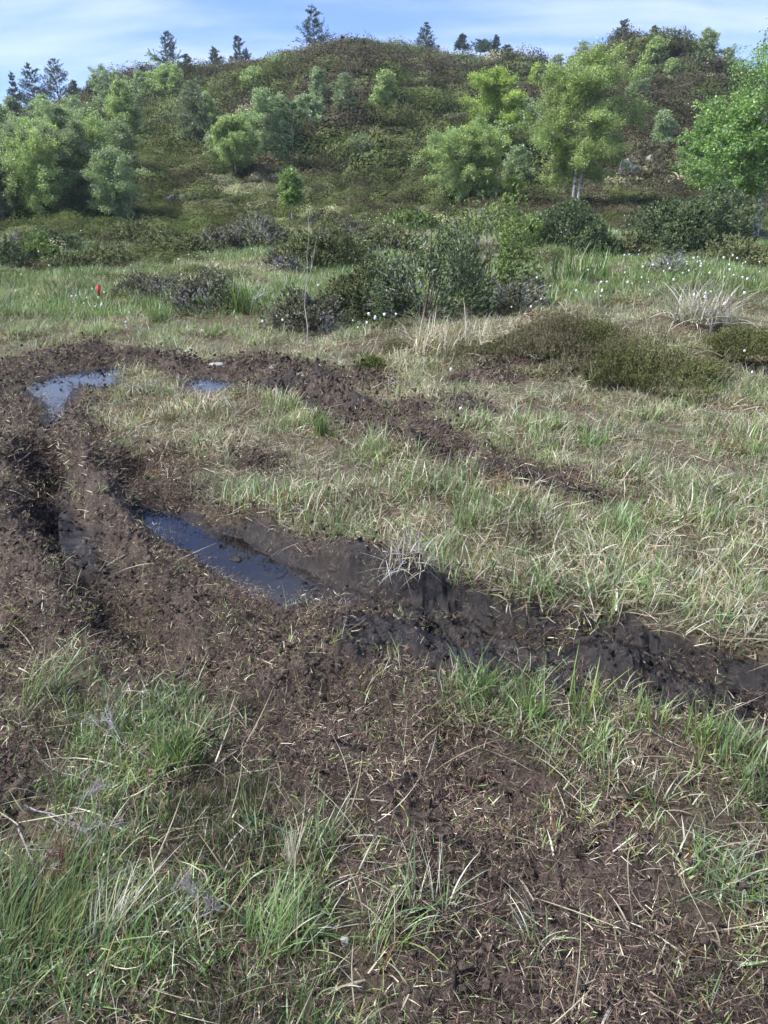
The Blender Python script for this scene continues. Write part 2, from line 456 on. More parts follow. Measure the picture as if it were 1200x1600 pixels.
def water_mat():
    m, t = new_mat('bog_water'); N = NT(t)
    b = N.n('ShaderNodeBsdfPrincipled')
    b.inputs['Base Color'].default_value = (.008, .006, .006, 1)
    b.inputs['Roughness'].default_value = .03
    b.inputs['IOR'].default_value = 1.6
    bp = N.n('ShaderNodeBump'); bp.inputs['Strength'].default_value = .12; bp.inputs['Distance'].default_value = .01
    N.l(N.noise(9, 3), bp.inputs['Height']); N.l(bp.outputs[0], b.inputs['Normal'])
    o = N.n('ShaderNodeOutputMaterial'); N.l(b.outputs[0], o.inputs[0])
    return m
def birch_bark():
    m, t = new_mat('birch_bark'); N = NT(t)
    mpn = N.n('ShaderNodeMapping'); mpn.inputs['Scale'].default_value = (1, 1, 3)
    N.l(N.n('ShaderNodeTexCoord').outputs['Object'], mpn.inputs[0])
    k = N.rng(N.noise(6, 4, .6, mpn.outputs[0]), .52, .60)
    c = N.mix(k, N.attr('Col', 'Color'), (.05, .045, .04))
    b = N.n('ShaderNodeBsdfPrincipled'); N.l(c, b.inputs['Base Color']); b.inputs['Roughness'].default_value = .75
    o = N.n('ShaderNodeOutputMaterial'); N.l(b.outputs[0], o.inputs[0])
    return m
def rock_mat():
    m, t = new_mat('lichen_rock'); N = NT(t)
    c = N.mix(N.rng(N.noise(1.8, 6, .7), .44, .58), (.09, .09, .10), (.34, .34, .33))
    c = N.mix(N.rng(N.noise(5, 5), .54, .6), c, (.035, .035, .035))
    b = N.n('ShaderNodeBsdfPrincipled'); N.l(c, b.inputs['Base Color']); b.inputs['Roughness'].default_value = .9
    bp = N.n('ShaderNodeBump'); bp.inputs['Strength'].default_value = .6; bp.inputs['Distance'].default_value = .05
    N.l(N.noise(8, 6), bp.inputs['Height']); N.l(bp.outputs[0], b.inputs['Normal'])
    o = N.n('ShaderNodeOutputMaterial'); N.l(b.outputs[0], o.inputs[0])
    return m
M = dict(
    ground=ground_mat(), water=water_mat(), bark=birch_bark(), rock=rock_mat(),
    grass=leaf_mat('grass_blades', .3, .65, 1.3, 2.2, .04),
    leaf=leaf_mat('birch_leaves', .45, .8, 1.2, 1.2, .03),
    needle=leaf_mat('needles', .12, .75, 1.25, 1.5, .02),
    heath=leaf_mat('heather_foliage', .15, .65, 1.35, .8, 0, (1, 1, 1), (.85, .98, .78), .22),
    wood=solid_mat('dead_wood', (.3, .28, .27), .85, .35, 25, .5, 90, True),
    bark2=solid_mat('pine_bark', (.1, .08, .07), .9, .3, 10, .5, 40, True),
    litter=solid_mat('plant_litter', (.1, .1, .1), .85, .35, 30, .2, 100, True, patch=.35),
    crumb=solid_mat('peat_crumb', (.1, .1, .1), .9, .35, 60, .8, 250, True),
    stone=solid_mat('pale_stone', (.36, .35, .33), .9, .35, 30, .5, 80),
    red=solid_mat('red_paint', (.62, .03, .04), .5, .1, 40, .1, 100),
    white=solid_mat('white_paint', (.75, .72, .70), .6, .1, 40, .1, 100),
    cotton=solid_mat('cotton_fluff', (.85, .85, .84), .95, .05, 200, .6, 300),
)

# ------------------------------------------------------------------ mesh helpers
class MB:
    def __init__(s): s.v = []; s.f = []; s.c = []; s.n = 0
    def add(s, v, f, c):
        v = np.asarray(v, np.float32).reshape(-1, 3)
        c = np.asarray(c, np.float32)
        if c.ndim == 1: c = np.tile(c[:3], (len(v), 1))
        s.v.append(v); s.f.append(np.asarray(f, np.int64).reshape(-1, 4) + s.n); s.c.append(c.reshape(-1, 3)); s.n += len(v)
        return s
    def strips(s, P, S, Wd, c):
        """P (N,K,3) centre lines, S (N,3)|(N,K,3) side vectors, Wd (N,K) half widths, c (N,3)|(N,K,3)"""
        P = np.asarray(P, float); Nn, K = P.shape[:2]
        S = np.asarray(S, float)
        if S.ndim == 2: S = np.repeat(S[:, None], K, 1)
        off = S * np.asarray(Wd)[..., None]
        V = np.stack([P - off, P + off], 2)
        i = (np.arange(Nn)[:, None] * K + np.arange(K - 1)[None]) * 2
        f = np.stack([i, i + 1, i + 3, i + 2], -1)
        c = np.asarray(c, float)
        if c.ndim == 1: c = np.tile(c, (Nn, 1))
        if c.ndim == 2: c = np.repeat(c[:, None], K, 1)
        return s.add(V, f, np.repeat(c[:, :, None], 2, 2))
    def leaves(s, P, D, Nrm, L, Wd, c):
        """diamond leaves: centre P, long axis D, normal Nrm, half length L, half width Wd"""
        S = np.cross(D, Nrm); S /= np.linalg.norm(S, axis=1, keepdims=True) + 1e-9
        L = np.broadcast_to(L, (len(P),))[:, None]; Wd = np.broadcast_to(Wd, (len(P),))[:, None]
        V = np.stack([P - D * L, P + S * Wd, P + D * L, P - S * Wd], 1)
        f = np.arange(len(P) * 4).reshape(-1, 4)
        c = np.asarray(c, float)
        if c.ndim == 1: c = np.tile(c, (len(P), 1))
        return s.add(V, f, np.repeat(c[:, None], 4, 1))
    def tube(s, P, r, c, sides=6):
        P = np.asarray(P, float); K = len(P); r = np.broadcast_to(r, (K,))
        T = np.gradient(P, axis=0); T /= np.linalg.norm(T, axis=1, keepdims=True) + 1e-9
        ref = np.array([0, 0, 1.]) if abs(T[0, 2]) < .8 else np.array([1., 0, 0])
        A = np.cross(T, ref); A /= np.linalg.norm(A, axis=1, keepdims=True) + 1e-9
        B = np.cross(T, A)
        a = np.arange(sides) * 2 * math.pi / sides
        V = P[:, None] + (A[:, None] * np.cos(a)[None, :, None] + B[:, None] * np.sin(a)[None, :, None]) * r[:, None, None]
        i, j = np.meshgrid(np.arange(K - 1), np.arange(sides), indexing='ij')
        jn = (j + 1) % sides
        f = np.stack([i * sides + j, i * sides + jn, (i + 1) * sides + jn, (i + 1) * sides + j], -1)
        c = np.asarray(c, float)
        if c.ndim == 2: c = np.repeat(c[:, None], sides, 1).reshape(-1, 3)
        return s.add(V, f, c)
    def blob(s, n, fn, c):
        """cube sphere; fn(unit dirs) -> points"""
        g = np.linspace(-1, 1, n + 1)
        u, v = np.meshgrid(g, g, indexing='ij'); o = np.ones_like(u)
        for a in ((o, u, v), (-o, v, u), (v, o, u), (u, -o, v), (u, v, o), (v, u, -o)):
            D = np.stack(a, -1).reshape(-1, 3); D = np.tan(D * .785) ; D /= np.linalg.norm(D, axis=1, keepdims=True)
            i, j = np.meshgrid(np.arange(n), np.arange(n), indexing='ij')
            k = i * (n + 1) + j
            s.add(fn(D), np.stack([k, k + n + 1, k + n + 2, k + 1], -1), c)
        return s
    def mesh(s, name, mat, smooth=False):
        v = np.concatenate(s.v); f = np.concatenate(s.f); c = np.concatenate(s.c)
        me = bpy.data.meshes.new(name)
        me.vertices.add(len(v)); me.vertices.foreach_set('co', v.ravel())
        me.loops.add(len(f) * 4); me.loops.foreach_set('vertex_index', f.ravel().astype(np.int32))
        me.polygons.add(len(f)); me.polygons.foreach_set('loop_start', np.arange(0, len(f) * 4, 4, dtype=np.int32))
        me.update(calc_edges=True)
        if smooth: me.polygons.foreach_set('use_smooth', np.ones(len(f), bool))
        a = me.attributes.new('Col', 'FLOAT_COLOR', 'POINT')
        a.data.foreach_set('color', np.concatenate([c, np.ones((len(c), 1), np.float32)], 1).ravel())
        me.materials.append(mat)
        return me
def link(name, me, parent=None):
    o = bpy.data.objects.new(name, me); C.objects.link(o)
    if parent: o.parent = parent
    return o
def tag(o, label=None, cat=None, group=None, kind=None):
    if kind is None: kind = 'thing'
    if label: o['label'] = label
    if cat: o['category'] = cat
    if group: o['group'] = group
    if kind: o['kind'] = kind
    return o
def empty(name, loc, label, cat, group=None, rz=0, sc=1):
    o = bpy.data.objects.new(name, None); C.objects.link(o)
    o.location = loc; o.rotation_euler = (0, 0, rz); o.scale = (sc,) * 3 if not isinstance(sc, tuple) else sc
    o.empty_display_size = .1
    return tag(o, label, cat, group)
def unit(v): return v / (np.linalg.norm(v, axis=-1, keepdims=True) + 1e-9)
def rdir(n, r=rng): return unit(r.normal(size=(n, 3)))
def pick(cols, n, r, var=.15):
    c = np.array([q[:3] for q in cols], float); w = np.array([q[3] if len(q) > 3 else 1. for q in cols], float); w = w / w.sum()
    k = r.choice(len(cols), n, p=w)
    return c[k] * (1 + r.normal(size=(n, 1)) * var) .clip(.4, 1.8)

# ------------------------------------------------------------------ ground sheet
AY = -1.5
def axis_t():
    c = np.arange(-.66, .6601, .00125)
    o = .66 + np.cumsum(np.geomspace(.002, .12, 60))
    return np.concatenate([-o[::-1], c, o])
T = axis_t()
D1 = [0.35]
while D1[-1] < 14.5: D1.append(D1[-1] * 1.00345 if D1[-1] > 1.9 else D1[-1] + .0065)
while D1[-1] < 140: D1.append(D1[-1] * 1.011)
while D1[-1] < 900: D1.append(D1[-1] * 1.06)
D1 = np.array(D1)
DD, TT = np.meshgrid(D1, T, indexing='ij')
GX, GY = TT * DD, DD + AY
mk = masks(GX, GY)
GZ = height(GX, GY, mk)
me = bpy.data.meshes.new('ground')
nr, nc = GX.shape
me.vertices.add(nr * nc)
me.vertices.foreach_set('co', np.stack([GX, GY, GZ], -1).astype(np.float32).ravel())
i, j = np.meshgrid(np.arange(nr - 1), np.arange(nc - 1), indexing='ij')
k = i * nc + j
f = np.stack([k, k + 1, k + nc + 1, k + nc], -1).reshape(-1)
me.loops.add(len(f)); me.loops.foreach_set('vertex_index', f.astype(np.int32))
me.polygons.add(len(f) // 4); me.polygons.foreach_set('loop_start', np.arange(0, len(f), 4, dtype=np.int32))
me.update(calc_edges=True)
me.polygons.foreach_set('use_smooth', np.ones(len(f) // 4, bool))
HILLF = ss(22, 34, GY + 3 * fbm(GX / 4, GY / 4, 91, 3)) * .0 + ss(30, 44, GY + 6 * fbm(GX / 5, GY / 5, 91, 3) + np.clip(-GX, 0, 20) * .6)
for nm, arr in (('mud', mk[0]), ('lit', mk[1]), ('wet', mk[2]), ('hill', HILLF)):
    a = me.attributes.new(nm, 'FLOAT', 'POINT'); a.data.foreach_set('value', arr.astype(np.float32).ravel())
me.materials.append(M['ground'])
tag(link('ground', me), kind='structure')

# water
for wl, P in POOLW:
    c = P.mean(0)
    mb = MB()
    dirs = P - c
    Q = c + dirs + unit(dirs) * .10
    n = len(P)
    V = [(c[0], c[1], wl)]
    V = np.array([[c[0], c[1], wl]] + [[q[0], q[1], wl] for q in Q])
    # concave outlines: a fan of quads cut from a fine grid instead of a fan from the centre
    x0, y0 = P.min(0) - .12; x1, y1 = P.max(0) + .12
    g = .03
    xs = np.arange(x0, x1, g); ys = np.arange(y0, y1, g)
    XX, YY = np.meshgrid(xs, ys, indexing='ij')
    keep = poly_sd(P, XX + g / 2, YY + g / 2) > -.08
    vid = np.arange(XX.size).reshape(XX.shape)
    ii, jj = np.nonzero(keep[:-1, :-1])
    fq = np.stack([vid[ii, jj], vid[ii + 1, jj], vid[ii + 1, jj + 1], vid[ii, jj + 1]], -1)
    used, inv = np.unique(fq, return_inverse=True)
    V = np.stack([XX.ravel()[used], YY.ravel()[used], np.full(len(used), wl)], -1)
    mb.add(V, inv.reshape(-1, 4), (.1, .1, .1))
    tag(link('water', mb.mesh('water', M['water'], True)), kind='structure')

# ------------------------------------------------------------------ scatter by geometry nodes (stuff only)
def scatter(name, label, P, rot, scl, meshes, category=None):
    me = bpy.data.meshes.new(name)
    n = len(P)
    me.vertices.add(n); me.vertices.foreach_set('co', np.asarray(P, np.float32).ravel())
    a = me.attributes.new('rot', 'FLOAT_VECTOR', 'POINT'); a.data.foreach_set('vector', np.asarray(rot, np.float32).ravel())
    a = me.attributes.new('scl', 'FLOAT_VECTOR', 'POINT')
    scl = np.asarray(scl, np.float32)
    if scl.ndim == 1: scl = np.repeat(scl[:, None], 3, 1)
    a.data.foreach_set('vector', scl.ravel())
    a = me.attributes.new('idx', 'INT', 'POINT'); a.data.foreach_set('value', rng.integers(0, len(meshes), n).astype(np.int32))
    o = link(name, me)
    ng = bpy.data.node_groups.new(name + '_scatter', 'GeometryNodeTree')
    ng.interface.new_socket('Geometry', in_out='INPUT', socket_type='NodeSocketGeometry')
    ng.interface.new_socket('Geometry', in_out='OUTPUT', socket_type='NodeSocketGeometry')
    gi = ng.nodes.new('NodeGroupInput'); go = ng.nodes.new('NodeGroupOutput')
    ip = ng.nodes.new('GeometryNodeInstanceOnPoints')
    jn = ng.nodes.new('GeometryNodeJoinGeometry')
    for m_ in meshes:
        src = bpy.data.objects.new(name + '_source', m_)
        oi = ng.nodes.new('GeometryNodeObjectInfo'); oi.inputs['Object'].default_value = src
        oi.inputs['As Instance'].default_value = False
        g2 = ng.nodes.new('GeometryNodeGeometryToInstance')
        ng.links.new(oi.outputs['Geometry'], g2.inputs[0]); ng.links.new(g2.outputs[0], jn.inputs[0])
    ng.links.new(gi.outputs[0], ip.inputs['Points']); ng.links.new(jn.outputs[0], ip.inputs['Instance'])
    ip.inputs['Pick Instance'].default_value = True
    def na(nm, dt, sock):
        q = ng.nodes.new('GeometryNodeInputNamedAttribute'); q.data_type = dt; q.inputs['Name'].default_value = nm
        ng.links.new(q.outputs['Attribute'], ip.inputs[sock])
    na('rot', 'FLOAT_VECTOR', 'Rotation'); na('scl', 'FLOAT_VECTOR', 'Scale'); na('idx', 'INT', 'Instance Index')
    ng.links.new(ip.outputs[0], go.inputs[0])
    md = o.modifiers.new('scatter', 'NODES'); md.node_group = ng
    tag(o, label, category, kind='stuff')
    return o
def sample(y0, y1, dens, tw=.72, dfn=None):
    """random ground points between two distances with dens(y) per square metre, thinned by dfn(x,y) in 0..1"""
    dmax = dens if isinstance(dens, (int, float)) else max(dens(y0), dens(y1))
    def half(y): return tw * (y + 1.3)
    area = (y1 - y0) * 2 * half(y1)
    n = int(area * dmax)
    x = rng.uniform(-half(y1), half(y1), n); y = rng.uniform(y0, y1, n)
    k = np.abs(x) < half(y)
    if not isinstance(dens, (int, float)): k &= rng.random(n) < dens(y) / dmax
    x, y = x[k], y[k]
    if dfn is not None:
        p = dfn(x, y); k = rng.random(len(x)) < p
        x, y = x[k], y[k]
    return x, y
def zrot(n, tilt=.15):
    return np.stack([rng.normal(size=n) * tilt, rng.normal(size=n) * tilt, rng.uniform(0, 6.283, n)], -1)

def blades(mb, n, rad, L, lv, lean, curve, w, cols, r, K=5, base_dark=.75, lie=False, dirn=None, root=None):
    """n curved tapering blades around the origin"""
    a = r.uniform(0, 6.283, n); rr = rad * np.sqrt(r.random(n))
    P0 = np.stack([rr * np.cos(a), rr * np.sin(a), np.zeros(n)], -1)
    if root is not None: P0 = root
    az = r.uniform(0, 6.283, n) if dirn is None else dirn + r.normal(size=n) * .5
    Ln = L * (1 + lv * r.normal(size=n)).clip(.35, 1.9)
    th0 = np.abs(r.normal(size=n)) * lean
    th1 = curve * (r.random(n) * 1.2 + .2)
    if lie: th0 = np.full(n, 1.35) + r.normal(size=n) * .15; th1 = r.normal(size=n) * .5
    u = np.linspace(0, 1, K)
    th = th0[:, None] + th1[:, None] * u[None]
    H = np.stack([np.cos(az), np.sin(az), np.zeros(n)], -1)
    seg = Ln[:, None, None] / (K - 1) * (H[:, None] * np.sin(th)[..., None] + np.array([0, 0, 1.])[None, None] * np.cos(th)[..., None])
    side_curl = r.normal(size=n) * .25
    Sd = np.stack([-np.sin(az), np.cos(az), np.zeros(n)], -1)
    seg = seg + Sd[:, None] * (side_curl[:, None] * u[None] * Ln[:, None] / (K - 1))[..., None]
    P = P0[:, None] + np.concatenate([np.zeros((n, 1, 3)), np.cumsum(seg[:, :-1], 1)], 1)
    tw = r.uniform(-.9, .9, n)
    S = Sd * np.cos(tw)[:, None] + np.stack([0 * tw, 0 * tw, np.sin(tw)], -1) + H * (np.sin(tw) * .3)[:, None]
    S = unit(S)
    Wd = w * (1 + .3 * r.normal(size=n)).clip(.4, 2)[:, None] * (1 - u ** 2 * .92)[None]
    c = pick(cols, n, r)
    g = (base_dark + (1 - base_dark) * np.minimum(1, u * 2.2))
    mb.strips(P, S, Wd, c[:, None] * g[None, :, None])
    return mb
# blade colours
GR = (.175, .275, .08); GR2 = (.13, .205, .07); YG = (.24, .28, .09); BL = (.18, .26, .125); DK = (.05, .085, .03)
ST = (.47, .42, .29); ST2 = (.36, .30, .20); PS = (.58, .55, .45); BR = (.17, .105, .07); OR = (.30, .16, .05); GY = (.36, .34, .33); RB = (.15, .07, .05)

def clump_set(k, seed, **kw):
    o = []
    for q in range(k):
        r = np.random.default_rng(seed * 100 + q)
        mb = MB()
        for spec in kw['specs']:
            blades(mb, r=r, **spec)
        o.append(mb.mesh(kw['name'], kw.get('mat', M['grass'])))
    return o
def put(x, y, dz=0.0):
    z = height(x, y) + dz
    return np.stack([x, y, z], -1)

# patch noises that decide what grows where
def n_green(x, y): return fbm(x / 1.1, y / 1.1, 201, 4)
def n_straw(x, y): return fbm(x / .7, y / .7, 207, 4)

GREENPATCH = [W(p) for p in (
    [(95, 1060), (300, 1100), (370, 1160), (330, 1230), (200, 1250), (60, 1350), (100, 1200)],
    [(700, 1060), (800, 1070), (960, 1105), (1200, 1140), (1400, 1180), (1400, 1340), (1200, 1300), (1040, 1260), (900, 1190), (760, 1130)],
    [(1040, 1330), (1200, 1270), (1400, 1330), (1400, 1500), (1200, 1440), (1080, 1400)],
    [(200, 1250), (420, 1300), (530, 1420), (560, 1700), (-300, 1800), (-300, 1400), (60, 1340)],
    [(-300, 1040), (0, 1050), (90, 1030), (110, 1080), (30, 1130), (-300, 1120)],
)]
def greenp(x, y):
    g = np.zeros(np.shape(x))
    m = y < 4
    if m.any():
        X, Y = x[m], y[m]
        X = X + .12 * fbm(X * 2.5, Y * 2.5, 301, 3); Y = Y + .12 * fbm(X * 2.5, Y * 2.5, 303, 3)
        v = np.zeros(X.shape)
        for P in GREENPATCH: v = np.maximum(v, ss(-.10, .08, poly_sd(P, X, Y)))
        g[m] = v
    return g
def open_(x, y):
    mud, lit, wet = masks(x, y)
    return (1 - mud) * (1 - .93 * lit), mud, lit, wet

# --- near shredded turf and crumbs on mud
def litter_mesh(seed, n, rad, L, cols, name='plant_litter'):
    r = np.random.default_rng(seed); mb = MB()
    blades(mb, n, rad, L, .5, 0, 0, .0012, cols, r, K=4, base_dark=1, lie=True)
    return mb.mesh(name, M['litter'])
LC = [(.095, .066, .050, 4), (.23, .18, .125, 1.4), (*ST, .45), (.06, .041, .032, 6), (.10, .052, .038, 1), (.14, .10, .076, 3), (*YG, .5), (*GR, .3), (*PS, .15)]
lit_set = []
for q in range(8):
    r = np.random.default_rng(900 + q); mb = MB()
    n = 64
    a = r.uniform(0, 6.283, n); rr = .07 * np.sqrt(r.random(n))
    root = np.stack([rr * np.cos(a), rr * np.sin(a), r.uniform(0, .007, n)], -1)
    blades(mb, n, .05, .016, .6, .0, 0, .0008, LC, r, K=3, base_dark=1, lie=True, root=root)
    blades(mb, 16, .05, .022, .6, 1.1, .8, .0007, LC, r, K=4, base_dark=1)
    lit_set.append(mb.mesh('shredded_turf', M['litter']))
def dry(x, y, m=.015):
    o = np.ones(len(x), bool)
    for wl, P in POOLW: o &= poly_sd(P, x, y) < -m
    return o
def dfl(x, y):
    mud, lit, wet = masks(x, y)
    wet = np.where(y > 4.6, wet * .3, wet)
    v = np.maximum(np.maximum(mud, lit) * (1 - .78 * np.clip(wet * 1.2, 0, 1)), .75 * greenp(x, y) * (1 - wet))
    return v * (.55 + .45 * ss(-.3, .3, fbm(x * 4, y * 4, 401, 3)))
x, y = sample(.55, 9.5, lambda y: 900 if np.isscalar(y) and y < 3 else (np.where(y < 3, 900, np.where(y < 5, 500, 220)) if not np.isscalar(y) else 220), .62, dfl)
mu_, li_, we_ = masks(x, y)
ok = dry(x, y)
x, y = x[ok], y[ok]
sc = rng.uniform(.8, 1.7, len(x)) * np.where(y > 4, 1.5, 1)
scatter('plant_litter', 'shredded brown turf and dead stems strewn over the churned peat', put(x, y, .001), zrot(len(x), .3), sc, lit_set)
# crumbs
cr_set = []
for q in range(6):
    r = np.random.default_rng(950 + q); mb = MB()
    for w_ in range(7):
        cx, cy_ = r.normal(size=2) * .035; s_ = r.uniform(.002, .008)
        ph = r.uniform(0, 9, 6)
        def fn(D, cx=cx, cy_=cy_, s_=s_, ph=ph):
            k = 1 + .3 * np.sin(D[:, 0] * 4 + ph[0]) + .25 * np.sin(D[:, 1] * 5 + ph[1]) + .2 * np.sin(D[:, 2] * 6 + ph[2])
            return D * (k * s_)[:, None] * np.array([1.2, 1, .75]) + np.array([cx, cy_, s_ * .3])
        cc = pick([(.075, .054, .043, 3), (.095, .071, .057, 3), (.05, .036, .030, 1)], 1, r)[0]
        mb.blob(3, fn, cc)
    cr_set.append(mb.mesh('peat_crumb', M['crumb'], True))
def dfc(x, y):
    mud, lit, wet = masks(x, y)
    wet = np.where(y > 4.6, wet * .3, wet)
    return np.maximum(mud, .6 * lit) * (1 - .95 * np.clip(wet * 1.2, 0, 1))
x, y = sample(.55, 10, lambda y: (230 if y < 4 else 150) if np.isscalar(y) else np.where(y < 4, 230, 150), .62, dfc)
ok = dry(x, y, .13)
x, y = x[ok], y[ok]
scatter('peat_crumbs', 'crumbs and small clods of broken brown peat on the mud', put(x, y, 0), zrot(len(x), .5), rng.uniform(.5, 1.6, len(x)) * np.where(y > 4.5, 1.4, 1), cr_set)

bk_set = []
for q in range(4):
    r = np.random.default_rng(980 + q); mb = MB()
    for w_ in range(9):
        cx, cy_ = r.normal(size=2) * .04; s_ = r.uniform(.002, .007); ph = r.uniform(0, 9, 6)
        def fn(D, cx=cx, cy_=cy_, s_=s_, ph=ph):
            k = 1 + .35 * np.sin(D[:, 0] * 4 + ph[0]) + .25 * np.sin(D[:, 1] * 5 + ph[1]) + .25 * np.sin(D[:, 2] * 6 + ph[2])
            return D * (k * s_)[:, None] * np.array([1.3, 1, .7]) + np.array([cx, cy_, s_ * .1])
        mb.blob(3, fn, pick([(.022, .017, .016, 3), (.04, .03, .027, 1), (.015, .012, .012, 2)], 1, r)[0])
    bk_set.append(mb.mesh('black_peat_crumb', M['crumb'], True))
x, y = sample(1.2, 6, 110, .62, lambda x, y: (lambda m: m[0] * np.clip(m[2] * 1.3, 0, 1))(masks(x, y)))
ok = dry(x, y, .12); x, y = x[ok], y[ok]
scatter('black_peat_crumbs', 'lumps of wet black peat sticking to the bank and floor of the rut', put(x, y, -.002), zrot(len(x), .25), rng.uniform(.5, 1.6, len(x)), bk_set)
# --- sparse blades sprouting from the churned ground
sp_specs = dict(name='grass_sprout', specs=[dict(n=7, rad=.03, L=.05, lv=.4, lean=.6, curve=.7, w=.0018, cols=[(*GR, 3), (*YG, 3), (*OR, .8), (*BL, 1)]),
                                            dict(n=5, rad=.05, L=.055, lv=.4, lean=1.0, curve=.7, w=.0014, cols=[(*ST, 2), (*PS, 1), (*BR, 1)])])
sprouts = clump_set(6, 31, **sp_specs)
def dfs(x, y):
    mud, lit, wet = masks(x, y)
    g = greenp(x, y)
    near_line = np.exp(-(line_d(RIDGES[1], x, y)[0] / .35) ** 2)
    v = lit * .55 * ss(-.15, .35, fbm(x * 2.3, y * 2.3, 411, 3)) + mud * (1 - np.clip(wet * 1.3, 0, 1)) * (.05 + .15 * near_line * ss(-.1, .4, fbm(x * 3, y * 3, 412, 3)))
    v = v + wet * mud * .05 * (x > .7)
    return np.clip(v, 0, 1)
x, y = sample(.55, 8, lambda y: (420 if y < 3 else 160) if np.isscalar(y) else np.where(y < 3, 420, 160), .62, dfs)
ok = dry(x, y); x, y = x[ok], y[ok]
scatter('grass_sprouts', 'sparse green and dead blades sprouting from the churned peat', put(x, y), zrot(len(x), .25), rng.uniform(.6, 1.5, len(x)), sprouts)
# long scattered dead straws lying on litter
straw_set = clump_set(6, 33, name='loose_straw', specs=[dict(n=4, rad=.08, L=.13, lv=.5, lean=0, curve=0, w=.0013, cols=[(*ST, 2), (*PS, 1.2), (*ST2, 1)], lie=True, K=6)])
def dfst(x, y):
    o, mud, lit, wet = open_(x, y)
    return np.clip(.35 * lit + .7 * o + .10 * mud * (1 - wet), 0, 1)
x, y = sample(.55, 7, 110, .62, dfst)
ok = dry(x, y); x, y = x[ok], y[ok]
scatter('loose_straw', 'pale dead grass straws lying on the ground', put(x, y, .006), zrot(len(x), .1), rng.uniform(.5, 1.4, len(x)), straw_set)

# --- near meadow grass (foreground green patches)
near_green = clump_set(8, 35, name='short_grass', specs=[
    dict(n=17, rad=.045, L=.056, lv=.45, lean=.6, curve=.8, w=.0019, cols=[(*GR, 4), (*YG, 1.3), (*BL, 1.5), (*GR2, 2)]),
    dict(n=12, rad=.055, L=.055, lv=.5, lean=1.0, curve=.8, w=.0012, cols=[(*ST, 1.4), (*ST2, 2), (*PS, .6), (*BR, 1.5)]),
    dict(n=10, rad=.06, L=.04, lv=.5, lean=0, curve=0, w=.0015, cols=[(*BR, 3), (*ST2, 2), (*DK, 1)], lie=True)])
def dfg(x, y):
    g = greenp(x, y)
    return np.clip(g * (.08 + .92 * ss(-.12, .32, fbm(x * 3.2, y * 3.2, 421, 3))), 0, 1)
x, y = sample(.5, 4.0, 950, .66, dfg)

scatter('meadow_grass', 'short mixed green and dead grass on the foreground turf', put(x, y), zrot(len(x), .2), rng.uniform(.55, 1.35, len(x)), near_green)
heath_near = clump_set(5, 36, name='heather_sprig', mat=M['heath'], specs=[
    dict(n=90, rad=.07, L=.038, lv=.45, lean=.5, curve=.3, w=.0012, cols=[(.085, .11, .045, 4), (.11, .135, .05, 2), (.13, .09, .075, 1.4)], K=3),
    dict(n=20, rad=.07, L=.05, lv=.35, lean=.7, curve=.4, w=.0007, cols=[(*GY, 1), (.2, .17, .16, 2)])])
HEATHP = W([(270, 1190), (420, 1210), (450, 1330), (300, 1370), (230, 1290)]), W([(180, 1530), (480, 1500), (520, 1800), (150, 1800)]), W([(90, 1110), (140, 1090), (150, 1180), (100, 1200)])
def dfhn(x, y):
    v = 0
    for P in HEATHP: v = np.maximum(v, ss(-.06, .06, poly_sd(P, x, y)))
    return v
x, y = sample(.5, 3.5, 420, .66, dfhn)
scatter('heather_ground_cover', 'low dark green heather sprigs growing in the foreground turf', put(x, y), zrot(len(x), .25), rng.uniform(.6, 1.2, len(x)), heath_near)

# --- bog meadow right and centre, 2 .. 15 m
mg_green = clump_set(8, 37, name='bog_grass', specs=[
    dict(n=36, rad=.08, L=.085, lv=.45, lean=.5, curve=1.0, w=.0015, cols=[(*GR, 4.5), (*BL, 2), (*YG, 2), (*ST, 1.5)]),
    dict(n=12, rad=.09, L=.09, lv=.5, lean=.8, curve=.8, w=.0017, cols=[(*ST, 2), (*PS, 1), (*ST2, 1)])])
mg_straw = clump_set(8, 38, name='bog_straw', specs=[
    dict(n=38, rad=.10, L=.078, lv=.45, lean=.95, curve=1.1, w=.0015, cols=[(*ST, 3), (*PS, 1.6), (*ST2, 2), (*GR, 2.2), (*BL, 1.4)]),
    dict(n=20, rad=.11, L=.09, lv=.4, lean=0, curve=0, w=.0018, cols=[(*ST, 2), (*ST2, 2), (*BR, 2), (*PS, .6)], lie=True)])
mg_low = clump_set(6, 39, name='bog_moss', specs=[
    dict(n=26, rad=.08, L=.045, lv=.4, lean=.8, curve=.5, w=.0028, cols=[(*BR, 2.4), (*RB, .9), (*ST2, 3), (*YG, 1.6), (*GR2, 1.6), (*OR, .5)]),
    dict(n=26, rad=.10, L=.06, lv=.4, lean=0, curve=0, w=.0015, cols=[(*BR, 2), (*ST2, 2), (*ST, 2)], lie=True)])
def fld(kind):
    def fn(x, y):
        o, mud, lit, wet = open_(x, y)
        g = greenp(x, y)
        o = o * (1 - .92 * g) * ss(2.2, 2.5, y + .0 * x + ss(0, .6, -x) * 0) 
        # foreground left is covered by the short grass
        a = n_green(x, y); b = n_straw(x, y)
        br = ss(.12, .42, fbm(x / .55, y / .4, 443, 3)); o = o * (1 - .8 * br) if kind != 'm' else o
        gl = ss(-.28, .18, a)                         # green patch
        gl = gl * (1 - .4 * ss(-.5, 1.5, x)); gl = np.maximum(gl, ss(8.2, 10, y) * (1 - ss(.8, 2.8, x + .3 * (11 - y))))   # greener beyond the tracks
        edge = ss(.02, .35, o)
        if kind == 'g': return o * np.clip(gl * (.35 + .65 * ss(-.3, .3, b)), 0, 1)
        if kind == 's': return o * np.clip((1 - .75 * gl) * (.35 + .65 * ss(-.25, .25, -b)), 0, 1)
        return o * (.45 + .55 * ss(-.1, .3, -a))
    return fn
